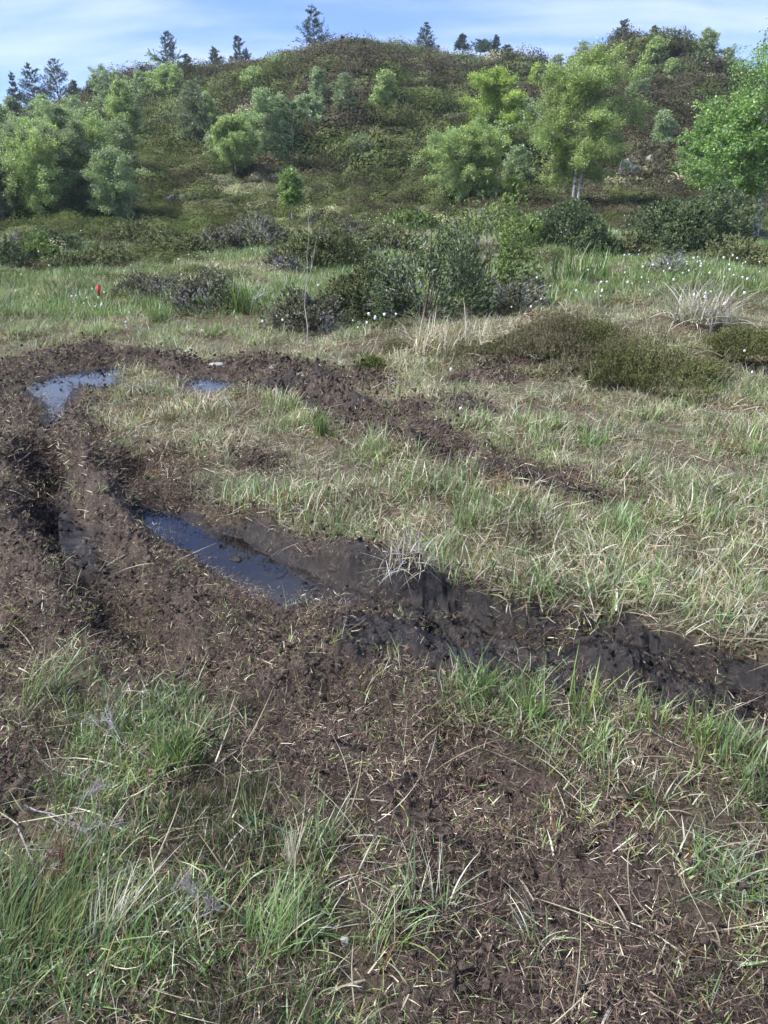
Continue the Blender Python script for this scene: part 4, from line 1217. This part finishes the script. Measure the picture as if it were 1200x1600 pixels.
def heather(seed, rx, ry, hz, n, ls, cols, dead):
    r = np.random.default_rng(seed); fb, tb = MB(), MB()
    a = r.uniform(0, 6.283, n); q = np.sqrt(r.random(n)) * (1 + .25 * np.sin(a * 3 + seed) + .16 * np.sin(a * 7 + seed * 2))
    X, Y = q * np.cos(a) * rx, q * np.sin(a) * ry
    prof = np.clip(1 - q ** 1.6, 0, 1) ** .9 * (.35 + .95 * (fbm(X * 3 / .5 + seed, Y * 3 / .5, seed, 3) * .5 + .5))
    H = hz * (prof + .12) * r.uniform(.6, 1.25, n)
    ax = unit(np.stack([np.cos(a) * q * .35, np.sin(a) * q * .35, np.ones(n)], -1) + r.normal(size=(n, 3)) * .22)
    tone = (1 + r.normal(size=n) * .15) * (.8 + .5 * (fbm(X * 2 + 5, Y * 2, seed + 3, 2) * .5 + .5))
    per = 22
    k = np.repeat(np.arange(n), per); u = (1 - r.random(n * per) ** 1.5 * .6)
    root = np.stack([X, Y, 0 * X], -1)
    P = root[k] + ax[k] * (H[k] * u)[:, None] + r.normal(size=(n * per, 3)) * ls * .5
    la = unit(ax[k] + rdir(n * per, r) * .7)
    mix = (fbm(X * 2.5 / .6, Y * 2.5 / .6, seed + 9, 3) > .05)[k]
    c = np.where(mix[:, None], pick(cols[0], n * per, r, .18), pick(cols[1], n * per, r, .18)) * tone[k][:, None]
    fb.leaves(P, la, rdir(n * per, r), ls * r.uniform(.6, 1.3, n * per), ls * .35, c)
    uu = np.array([0, .5, .8]); m = r.choice(n, min(n, 500), replace=False)
    tb.strips(root[m][:, None] + ax[m][:, None] * (H[m][:, None] * uu)[..., None], rdir(len(m), r), np.tile(np.array([.003, .0025, .0015]), (len(m), 1)), (.16, .13, .115))
    return fb, tb, MB()
J1 = [(0.137, 0.182, 0.091, 3), (0.182, 0.237, 0.109, 2), (0.091, 0.127, 0.064, 2), (0.273, 0.3, 0.146, 0.8)]
J2 = [(.19, .205, .09, 3), (.235, .245, .115, 2), (.13, .145, .065, 2)]
J3 = [(0.164, 0.164, 0.109, 2), (0.182, 0.191, 0.109, 2), (0.273, 0.237, 0.182, 1)]
J4 = [(0.237, 0.309, 0.1, 3), (0.164, 0.237, 0.073, 3), (0.328, 0.382, 0.146, 1)]
H1 = [(.125, .14, .055, 3), (.16, .165, .065, 2), (.10, .09, .05, 2)]
H2 = [(.17, .135, .095, 3), (.21, .165, .12, 2), (.16, .17, .08, 2.5)]
HEATHS = []
def place_bush(name, px, py, wpx, hpx, label, cat, seed, cols, dead=0, ls=None, aspect=.7, dens=1., group=None, mat='needle', up=.4, lumps=.3):
    x, y, z = hit(px, py)
    dp = depth_of(x, y, z); m_ = dp / F
    rx = wpx * m_ / 2; hz = hpx * m_; ry = rx * aspect
    y += ry * .35; rx *= 1.12; ry *= 1.1; z = float(height(np.array([x]), np.array([y]), fine=False)[0])
    ls = ls or max(.014, m_ * 1.6)
    n = int(np.clip(wpx * hpx * .30 * dens, 120, 3800))
    if mat == 'heath':
        HEATHS.append((x, y, rx, ry, hz))
        fb, tb, db = heather(seed, rx * 1.1, ry * 1.25, hz * .62, int(np.clip(wpx * hpx * .36 * dens, 150, 5500)), max(.010, m_ * 1.1), (cols, H2 if cols is H1 else H1), dead)
    else:
      fb, tb, db = bush(seed, rx, ry, hz * (1.0 if mat == 'needle' else .8), n, 22, ls, cols, dead, mat, up, lumps)
    root = empty(name, (x, y, z - .03), label, cat, group)
    link('foliage', fb.mesh('foliage', M[mat]), root)
    link('branches', tb.mesh('branches', M['wood'], True), root)
    if mat == 'heath': root.children[1]['kind'] = 'stuff'
    if db.n: link('dead_twigs', db.mesh('dead_twigs', M['wood'], True), root)['kind'] = 'stuff'
    return root
SHRUBS = [
 ('juniper_bush', 662, 502, 185, 138, 'dark green juniper bush forming the front half of the big central thicket', J1, .38, {}),
 ('juniper_bush', 748, 458, 155, 150, 'tall juniper bush with grey dead tips at the back of the central thicket', J4, .42, {}),
 ('juniper_bush', 490, 522, 110, 62, 'low half-dead juniper with grey twigs left of the central thicket', J3, .5, dict(aspect=.6)),
 ('juniper_bush', 560, 500, 150, 72, 'yellowish spreading juniper joining the central thicket from the left', J2, .12, {}),
 ('juniper_bush', 800, 485, 90, 48, 'low juniper with dead grey tips at the right foot of the central thicket', J3, .5, {}),
 ('juniper_bush', 315, 492, 130, 60, 'sprawling dead grey juniper dome beside the red stake', J3, .75, dict(lumps=.2)),
 ('juniper_bush', 240, 468, 110, 34, 'flat olive juniper mat left of the dead grey dome', J3, .3, dict(lumps=.2)),
 ('juniper_bush', 905, 397, 112, 62, 'rounded juniper below the twin-trunked birch', J1, .08, dict(dens=1.2)),
 ('juniper_bush', 1080, 398, 140, 84, 'large dark juniper in front of the right-edge rowans', J1, 0, dict(dens=1.2)),
 ('juniper_bush', 1165, 427, 165, 42, 'low yellowish juniper at the right edge below the rowans', J2, .1, {}),
 ('juniper_bush', 1045, 428, 60, 32, 'grey dead juniper patch between the right junipers', J3, .7, {}),
 ('juniper_bush', 402, 388, 105, 44, 'grey dead-looking juniper left of the rowan sapling', J3, .6, {}),
 ('juniper_bush', 505, 415, 120, 48, 'olive juniper below the rowan sapling', J2, .2, {}),
 ('juniper_bush', 350, 392, 60, 32, 'small brownish juniper left of the grey one', J3, .2, {}),
 ('juniper_bush', 36, 388, 34, 24, 'small round grey bush at the far left', J3, .5, dict(lumps=.1)),
 ('juniper_bush', 10, 418, 60, 36, 'dark bush cut by the left edge of the meadow', J1, .3, {}),
 ('juniper_bush', 62, 412, 60, 34, 'bright green juniper by the small round grey bush', J4, 0, {}),
 ('juniper_bush', 215, 385, 110, 30, 'olive juniper strip at the foot of the slope below the knoll birch', J2, .1, {}),
 ('juniper_bush', 600, 395, 90, 34, 'low juniper at the hill foot behind the bright green hollow', J2, .1, {}),
 ('juniper_bush', 640, 360, 80, 26, 'pale low juniper mat up the slope left of the spreading birch', J4, 0, {}),
 ('juniper_bush', 820, 385, 70, 36, 'green juniper between the central thicket and the rounded juniper', J4, .1, {}),
 ('juniper_bush', 985, 400, 60, 26, 'small olive juniper right of the rounded juniper', J2, .1, {}),
 ('juniper_bush', 545, 372, 70, 24, 'brownish juniper clump right of the rowan sapling', J3, .3, {}),
 ('juniper_bush', 90, 392, 80, 26, 'dark low juniper below the left grove', J1, .1, {}),
 ('juniper_bush', 130, 425, 120, 34, 'yellow-green low juniper in the left meadow', J2, 0, {}),
 ('juniper_bush', 280, 405, 100, 30, 'low juniper in front of the hill foot left of centre', J2, 0, {}),
 ('juniper_bush', 440, 425, 50, 30, 'grey twiggy juniper tuft left of the dark ditch', J3, .6, {}),
 ('heather_bush', 900, 555, 215, 76, 'mossy green heather mound in the right meadow', H1, 0, dict(mat='heath', up=.9, lumps=.15, dens=1.5)),
 ('heather_bush', 1005, 592, 250, 84, 'brown heather mound in front of the mossy green one', H2, 0, dict(mat='heath', up=.9, lumps=.15, dens=1.5)),
 ('heather_bush', 1175, 555, 130, 60, 'brown heather clump at the right edge of the meadow', H2, .15, dict(mat='heath', up=.9, lumps=.2, dens=1.3)),
 ('heather_bush', 578, 580, 50, 36, 'small dark heather clump at the edge of the far track', H2, 0, dict(mat='heath', up=1.5, lumps=.1, dens=2)),
 ('heather_bush', 618, 548, 46, 28, 'heather clump on the straw-covered hummock', H2, 0, dict(mat='heath', up=1.4, dens=2)),
 ('heather_bush', 728, 545, 50, 26, 'heather clump on the right side of the straw hummock', H1, 0, dict(mat='heath', up=1.4, dens=2)),
 ('heather_bush', 690, 552, 34, 24, 'little heather clump between the two on the straw hummock', H1, 0, dict(mat='heath', up=1.4, dens=2)),
 ('heather_bush', 195, 470, 60, 26, 'low brown heather behind the red stake', H2, 0, dict(mat='heath', up=1.2)),
 ('heather_bush', 10, 500, 60, 24, 'brown heather at the left edge beyond the mud', H2, 0, dict(mat='heath', up=1.2)),
 ('heather_bush', 20, 530, 70, 20, 'mossy low heather at the left edge by the mud', H1, 0, dict(mat='heath', up=1.2)),
 ('heather_bush', 610, 515, 60, 26, 'green heather patch at the foot of the central juniper thicket', H1, 0, dict(mat='heath', up=1.2)),
]
for i_, (nm, px, py, wp, hp, lb, cols, dead, ex) in enumerate(SHRUBS):
    place_bush(nm, px, py, wp, hp, lb, nm.split('_')[0], 3000 + i_, cols, dead, **ex)

# grass growing up through the heather mounds
hx, hy, hz_ = [], [], []
for (x, y, rx, ry, hz) in HEATHS:
    n = int(rx * ry * 130 + 6)
    a = rng.uniform(0, 6.283, n); q = np.sqrt(rng.random(n)) * 1.15
    X, Y = x + q * np.cos(a) * rx * 1.15, y + q * np.sin(a) * ry * 1.3
    k = rng.random(n) < .35 + .65 * ss(.5, 1., q)
    hx.append(X[k]); hy.append(Y[k]); hz_.append((hz * .42 * np.clip(1 - q ** 1.6, 0, 1))[k])
hx, hy, hz_ = map(np.concatenate, (hx, hy, hz_))
P = put(hx, hy); P[:, 2] += hz_
scatter('grass_in_heather', 'thin pale grass growing up through the heather mounds', P, zrot(len(hx), .25), rng.uniform(.8, 1.5, len(hx)), mg_straw)

# ------------------------------------------------------------------ rocks and stones
def rock(name, px, py, wpx, hpx, label, cat, seed, mat='rock', group=None, n=14, asp=.8, sink=.12):
    x, y, z = hit(px, py); m_ = depth_of(x, y, z) / F
    rx, hz = wpx * m_ / 2, hpx * m_
    r = np.random.default_rng(seed); ph = r.uniform(0, 6, 9); pl = rdir(7, r); off = r.uniform(.55, .85, 7)
    def fn(D):
        s_ = np.ones(len(D))
        for a, b in zip(pl, off):       # flat facets
            dt = D @ a; s_ = np.where(dt * s_ > b, b / np.maximum(dt, 1e-3), s_)
        s_ = s_ * (1 + .07 * np.sin(D[:, 0] * 7 + ph[0]) * np.sin(D[:, 1] * 6 + ph[1]) + .05 * np.sin(D[:, 2] * 13 + ph[2]) * np.cos(D[:, 0] * 11 + ph[3]))
        return D * s_[:, None] * np.array([rx, rx * asp, hz * .9]) + np.array([0, 0, hz * (.4 - sink)])
    mb = MB().blob(n, fn, (.5, .5, .5))
    o = link(name, mb.mesh(name, M[mat]))
    o.location = (x, y, z)
    return tag(o, label, cat, group)
rock('boulder', 979, 284, 42, 30, 'large lichen-white boulder on the slope right of the twin-trunked birch', 'rock', 1)
rock('boulder', 1068, 268, 34, 16, 'pale flat rock showing behind the dark juniper on the right slope', 'rock', 2)
rock('boulder', 1020, 258, 30, 14, 'weathered rock slab above the large lichen-white boulder', 'rock', 8)
rock('boulder', 268, 322, 18, 16, 'grey rock leftmost of three on the left slope', 'rock', 3)
rock('boulder', 288, 324, 17, 17, 'brightest white rock, middle of three on the left slope', 'rock', 4)
rock('boulder', 304, 320, 14, 13, 'grey rock rightmost of three on the left slope', 'rock', 5)
rock('stone', 427, 580, 13, 7, 'white stone half buried in the far track', 'stone', 6, 'stone', n=8)
rock('stone', 413, 583, 12, 5, 'smaller grey-white stone left of the white one in the far track', 'stone', 7, 'stone', n=8)
rock('stone', 472, 588, 20, 4, 'flat pale stone beside the far track', 'stone', 9, 'stone', n=8)
rock('stone', 137, 691, 9, 6, 'small white stone on the peat ridge between the ruts', 'stone', 10, 'stone', n=7)
rock('stone', 541, 1552, 18, 11, 'beige stone in the grass near the bottom edge', 'stone', 11, 'stone', n=9)
rock('stone', 1152, 1012, 9, 7, 'small white pebble on the black peat bank', 'stone', 12, 'stone', n=7)
rock('stone', 345, 572, 34, 4, 'flat bleached slab lying in the mud beyond the small pool', 'stone', 13, 'stone', n=8)

# ------------------------------------------------------------------ red stake
x, y, z = hit(155, 470)
m_ = depth_of(x, y, z) / F
hst = 24 * m_
st = empty('marker_stake', (x, y, z), 'short wooden marker stake with a red painted top in the left meadow', 'stake')
def box(mb, sx, sy, z0, z1, tp=0):
    v = []
    for zq, k in ((z0, 1), (z1, 1 - tp)):
        for a, b in ((-1, -1), (1, -1), (1, 1), (-1, 1)): v.append((a * sx * k, b * sy * k, zq))
    return mb.add(v, [(0, 1, 2, 3), (7, 6, 5, 4), (0, 4, 5, 1), (1, 5, 6, 2), (2, 6, 7, 3), (3, 7, 4, 0)], (.5, .5, .5))
link('post', box(MB(), .020, .016, -.05, hst * .3).mesh('post', M['white']), st)
o_ = link('painted_top', box(box(MB(), .023, .018, hst * .3, hst * .92), .023, .018, hst * .92, hst, .45).mesh('painted_top', M['red']), st)
st.rotation_euler = (.03, .06, .4)

# ------------------------------------------------------------------ cotton grass heads (individuals)
cot = []
for q in range(3):
    r = np.random.default_rng(700 + q)
    sm = MB(); hd_ = MB()
    P = np.array([[0, 0, 0], [.01, .005, .1], [.02, .01, .2], [.03 + .01 * q, .0, .27]])
    sm.tube(P, [.0016, .0015, .0012, .001], (.12, .17, .06), 4)
    ph = r.uniform(0, 6, 3)
    hd_.blob(4, lambda D, e=P[-1], ph=ph: D * (1 + .25 * np.sin(D[:, 0] * 5 + ph[0]) * np.sin(D[:, 2] * 4 + ph[1]))[:, None] * np.array([.015, .014, .017]) + e + np.array([0, 0, .008]), (.9, .9, .9))
    cot.append((sm.mesh('stem', M['grass'], True), hd_.mesh('seed_head', M['cotton'], True)))
heads = [(834, 530), (845, 533), (825, 527), (714, 662), (828, 498), (840, 475), (1050, 455), (1063, 437), (1120, 408), (1135, 412), (986, 447), (1030, 432),
         (1000, 432), (1012, 430), (975, 435), (1045, 430), (1150, 412), (1180, 430), (560, 522), (572, 516), (582, 520), (588, 514), (595, 520), (575, 526),
         (657, 480), (797, 487), (775, 478), (412, 523), (205, 520), (152, 398), (700, 600), (1160, 566), (950, 455), (1168, 600), (245, 440), (155, 488), (160, 480), (137, 474), (132, 482)]
r = np.random.default_rng(99)
def regn(n, cx, cy, sx, sy):
    return [(cx + r.normal() * sx, cy + r.normal() * sy) for _ in range(n)]
heads += regn(40, 1010, 345, 26, 16) + regn(14, 880, 372, 45, 8) + regn(45, 595, 350, 28, 10) + regn(24, 1060, 425, 60, 12) + regn(14, 150, 410, 90, 14) + regn(16, 1165, 420, 25, 12) \
    + regn(7, 210, 450, 90, 22) + regn(5, 60, 455, 40, 20) + regn(12, 520, 500, 90, 22) + regn(10, 750, 345, 90, 12) + regn(12, 1090, 470, 60, 25) + regn(12, 900, 460, 50, 20) + regn(10, 330, 405, 60, 12)
heads = [h_ for h_ in heads if 8 < h_[0] < 1195][:285]
for i_, (px, py) in enumerate(heads):
    x, y, z = hit(px, min(py + (6 if py < 430 else 14), 700))
    sc_ = float(r.uniform(.6, 1.05)) * (1.0 if y < 16 else 1.1)
    sm, hh_ = cot[i_ % 3]
    root = empty('cotton_grass', (x, y, z), 'white cotton grass head on a thin stem in the bog vegetation', 'cotton grass', 'cotton grass heads scattered over the bog', r.uniform(0, 6.28), sc_)
    link('stem', sm, root); link('seed_head', hh_, root)

# ------------------------------------------------------------------ individual grass tufts
def tuft(name, px, py, label, seed, n=90, rad=.05, L=.22, lean=.35, curve=.8, w=.002, cols=None, dirn=None, cat='grass tuft', group='standing grass tufts', lv=.3):
    x, y, z = hit(px, py)
    r = np.random.default_rng(seed); mb = MB()
    blades(mb, n, rad, L, lv, lean, curve, w, cols or [(*GR, 4), (*YG, 1.5), (*BL, 1)], r, K=7, dirn=dirn)
    o = link(name, mb.mesh(name, M['grass'])); o.location = (x, y, z - .005)
    return tag(o, label, cat, group)
TG = [(.16, .255, .075, 4), (.13, .21, .07, 3), (.23, .27, .10, 2), (.36, .32, .2, .6)]
tuft('grass_tuft', 503, 682, 'small vivid green tuft in the middle of the far tracks', 1, 90, .05, .17, .15, .4, .0035, TG)
tuft('grass_tuft', 740, 668, 'wide green tuft with a white cotton head right of the far tracks', 2, 160, .14, .16, .6, .9, .003, TG)
tuft('grass_tuft', 312, 700, 'short yellow-green tuft on the central grass strip', 3, 60, .05, .10, .3, .5, .003, [(*YG, 2), (*GR, 2)])
tuft('grass_tuft', 748, 1092, 'lush green tuft on the near edge of the black rut', 4, 120, .05, .16, .6, 1.1, .0022, TG)
tuft('grass_tuft', 830, 1128, 'upright tuft right of the lush one below the black rut', 5, 60, .04, .17, .3, .6, .0024, TG)
tuft('grass_tuft', 910, 1118, 'spiky tuft standing against the black peat', 6, 36, .05, .16, .2, .4, .0026, [(*GR, 3), (*YG, 3)])
tuft('grass_tuft', 1000, 1140, 'loose tuft at the rim of the black rut right of the spiky one', 7, 40, .08, .12, .25, .4, .0028, [(*GR, 3), (*YG, 3)])
tuft('grass_tuft', 1110, 1165, 'green tuft near the right end of the rut rim', 8, 60, .10, .13, .25, .4, .0028, [(*GR, 3), (*YG, 3)])
tuft('grass_tuft', 1180, 1230, 'dense tuft at the right edge below the rut rim', 9, 90, .10, .13, .3, .5, .0026, [(*GR, 3), (*YG, 3), (*BL, 1)])
tuft('grass_tuft', 280, 1190, 'bright green tuft right of the grey twig', 10, 120, .07, .13, .35, .6, .0024, TG)
tuft('grass_tuft', 60, 1100, 'leaning tuft at the left edge above the peat patch', 11, 70, .06, .2, .7, .7, .0018, [(*GR, 3), (*BL, 2)], dirn=.4)
tuft('grass_tuft', 430, 1500, 'large airy green tuft bottom left of centre', 12, 150, .07, .135, .5, .9, .0013, TG, dirn=.9)
tuft('grass_tuft', 505, 1330, 'blue-green tuft beside the dry grass wisp', 13, 60, .04, .15, .5, .7, .0013, [(*BL, 3), (*GR, 2)])
tuft('grass_tuft', 1130, 1400, 'sprawling blue-green tuft near the lower right edge', 14, 130, .09, .16, .8, .8, .0014, [(.13, .19, .10, 3), (*GR, 2), (*ST, .6)])
tuft('grass_tuft', 690, 1430, 'pale drooping tuft in the churned turf bottom centre', 15, 40, .03, .14, .6, 1.0, .0016, [(*BL, 2), (*PS, 1), (*ST, 1)])
tuft('grass_tuft', 830, 1540, 'curled tuft at the bottom right of centre', 16, 45, .03, .12, .6, 1.3, .0016, [(*BL, 2), (*PS, 1), (*GR, 1)])
tuft('grass_tuft', 640, 1420, 'thin grey-green tuft left of the pale drooping one', 17, 30, .03, .16, .7, 1.0, .0016, [(*BL, 2), (*ST, 1)])
tuft('grass_tuft', 600, 1560, 'green tuft at the bottom centre', 18, 60, .06, .14, .5, 1.0, .0014, [(*GR, 2), (*ST, 1), (*YG, 1)])
tuft('grass_tuft', 375, 490, 'tall bright sedge tuft beside the dead juniper dome', 19, 160, .16, .45, .2, .6, .006, TG)
tuft('grass_tuft', 250, 505, 'bright sedge tuft left of the dead juniper dome', 20, 120, .14, .25, .3, .6, .006, TG)
tuft('grass_tuft', 905, 440, 'large bright sedge tuft right of the central thicket', 21, 260, .5, .5, .4, .8, .008, TG)
tuft('grass_tuft', 925, 700, 'green tuft in the middle of the right meadow', 22, 110, .12, .17, .5, .9, .0028, [(*GR, 3), (*BL, 2)])
tuft('grass_tuft', 730, 830, 'tall thin green tuft above the peat bank', 23, 70, .08, .2, .25, .6, .0022, TG)
tuft('grass_tuft', 965, 830, 'fine green tuft on the right meadow', 24, 80, .09, .17, .4, .9, .002, [(*GR, 3), (*BL, 2)])
tuft('grass_tuft', 865, 672, 'green tuft left of the mid-meadow tuft', 25, 90, .1, .15, .5, .9, .0028, TG)
RU = [(.085, .15, .05, 4), (.12, .18, .06, 2), (.22, .22, .09, 1.2), (.30, .24, .12, .6)]
for q, (px, py, lb) in enumerate(((20, 1500, 'dense green rush clump at the left edge'), (95, 1420, 'smaller rush clump in front of the dead heather'),
                                  (70, 1620, 'broad rush clump filling the bottom left corner'), (170, 1590, 'rush clump right of the corner clump'), (-60, 1440, 'rush clump leaning in from the left edge'))):
    tuft('rush_clump', px, py, lb, 40 + q, 220, .14, .135, .75, .45, .0014, RU, dirn=.7, cat='rush', group='rush clumps bottom left', lv=.25)
# dry wisp, dead twigs
tuft('dry_grass_wisp', 455, 1365, 'pale dry grass wisp standing upright in the turf', 60, 40, .012, .12, .12, .2, .0013, [(*PS, 3), (*ST, 2)], cat='dry grass', group=None, dirn=1.2)
tuft('dry_grass_wisp', 165, 1500, 'flattened grey straw bundle beside the rush clumps', 61, 60, .03, .17, .9, .3, .0013, [(*PS, 2), (*ST, 2), (*GY, 2)], cat='dry grass', group=None, dirn=1.1)
tuft('dry_grass_wisp', 905, 1215, 'bleached moss tuft below the black rut', 62, 90, .03, .035, .9, .8, .0018, [(*PS, 2), (*ST, 1)], cat='dry grass', group=None)
tuft('dry_grass_wisp', 1170, 1225, 'white frayed grass root at the right edge', 63, 50, .015, .05, .5, .4, .0018, [(*PS, 3)], cat='dry grass', group=None)
tuft('dry_grass_wisp', 990, 1200, 'white tangled grass in the turf below the rut rim', 64, 50, .03, .06, 1.1, 1.0, .0013, [(*PS, 3)], cat='dry grass', group=None)
tuft('dry_grass_wisp', 1095, 500, 'large bleached grass tussock in the right meadow', 65, 420, .3, .4, .9, 1.2, .004, [(*PS, 3), (*ST, 2), (*GY, 1)], cat='dry grass', group=None)
tuft('dry_grass_wisp', 700, 545, 'straw-covered hummock left of the heather mounds', 66, 700, .45, .32, .8, 1.1, .004, [(*ST, 3), (*PS, 1), (*ST2, 2)], cat='dry grass', group=None)
tuft('dry_grass_wisp', 730, 735, 'pale grass hanging over the far peat ridge', 67, 90, .05, .14, 1.0, 1.0, .002, [(*PS, 3), (*ST, 2)], cat='dry grass', group=None)
tuft('dry_grass_wisp', 640, 880, 'grey dead grass mat on top of the peat bank', 68, 220, .12, .13, 1.2, .8, .0016, [(*GY, 3), (*ST2, 2), (*ST, 1)], cat='dry grass', group=None)
def twig(name, px, py, label, seed, az, L, nb, col, depth=3, spread=.5, rise=.25, tipcol=None, r0=.004):
    x, y, z = hit(px, py); r = np.random.default_rng(seed); mb = MB()
    def grow(p, a, e, L_, rad, dpt):
        K = 5; kk = np.linspace(0, 1, K)
        d = np.array([math.cos(a) * math.cos(e), math.sin(a) * math.cos(e), math.sin(e)])
        P = p + d * (L_ * kk)[:, None] + np.cumsum(r.normal(size=(K, 3)) * .05 * L_, 0) * kk[:, None]
        P[:, 2] = np.maximum(P[:, 2], .004)
        cc = np.array(tipcol if (tipcol and dpt == 0) else col) * r.uniform(.75, 1.2)
        mb.tube(P, rad * (1 - .7 * kk), cc, 4)
        if dpt > 0:
            for q in range(nb):
                u_ = r.uniform(.35, 1)
                grow(lerp_poly(P, np.array([u_]))[0], a + r.normal() * spread, e + r.normal() * .25 + .08, L_ * r.uniform(.35, .65), rad * .6, dpt - 1)
    grow(np.zeros(3), az, rise, L, r0, depth)
    o = link(name, mb.mesh(name, M['wood'], True)); o.location = (x, y, z + .01)
    return tag(o, label, 'twig')
twig('dead_twig', 232, 1192, 'grey bare branching twig lying on the grass above the bright tuft', 71, 2.65, .17, 5, (.36, .34, .35), 3, .55, .15, r0=.003)
twig('dead_heather', 40, 1265, 'grey dead heather branch on the left peat patch', 72, -.35, .22, 7, (.27, .24, .25), 3, .6, .12, r0=.0035)
twig('dead_heather', 30, 1300, 'dead heather branch with rusty red tips at the left edge', 73, -.9, .20, 7, (.24, .21, .22), 3, .7, .12, (.14, .045, .03), r0=.0035)
twig('dead_twig', 330, 1600, 'grey heather twigs at the bottom edge', 74, 1.8, .10, 7, (.25, .22, .23), 3, .9, .7, r0=.002)
twig('dead_twig', 640, 1490, 'thin pale straw-like twig lying right of centre near the bottom', 75, .4, .16, 1, (.45, .42, .36), 1, .3, .02, r0=.0016)
twig('dead_branch', 985, 775, 'thin dark twig lying in the right meadow', 76, .5, .3, 2, (.12, .10, .09), 2, .5, .3, r0=.003)
twig('dead_branch', 1020, 528, 'bent bare twig over the brown heather mound', 77, .8, .35, 2, (.16, .13, .12), 2, .4, .4, r0=.005)
twig('dead_branch', 350, 490, 'pale bare branch at the foot of the dead juniper dome', 78, .4, .5, 4, (.45, .43, .42), 2, .5, .15, r0=.010)
twig('dead_branch', 480, 545, 'thin bare stem rising from the low half-dead juniper', 79, 1.4, .9, 2, (.40, .37, .34), 2, .4, 1.35, r0=.007)

hz = bpy.data.meshes.new('haze')
bmv = [(a, b, c) for a in (-420, 420) for b in (-60, 1000) for c in (-260, 60)]
hz.from_pydata(bmv, [], [(0, 1, 3, 2), (4, 6, 7, 5), (0, 4, 5, 1), (2, 3, 7, 6), (0, 2, 6, 4), (1, 5, 7, 3)])
hm_ = bpy.data.materials.new('haze'); hm_.use_nodes = True; ht = hm_.node_tree; ht.nodes.clear()
ho = ht.nodes.new('ShaderNodeOutputMaterial'); hv = ht.nodes.new('ShaderNodeVolumePrincipled')
hv.inputs['Color'].default_value = (.86, .92, 1, 1); hv.inputs['Density'].default_value = .00045; hv.inputs['Anisotropy'].default_value = .2
ht.links.new(hv.outputs[0], ho.inputs['Volume'])
hz.materials.append(hm_)
tag(link('haze', hz), 'thin pale air haze over the whole valley', kind='stuff')
print('objects', len(scn.objects))
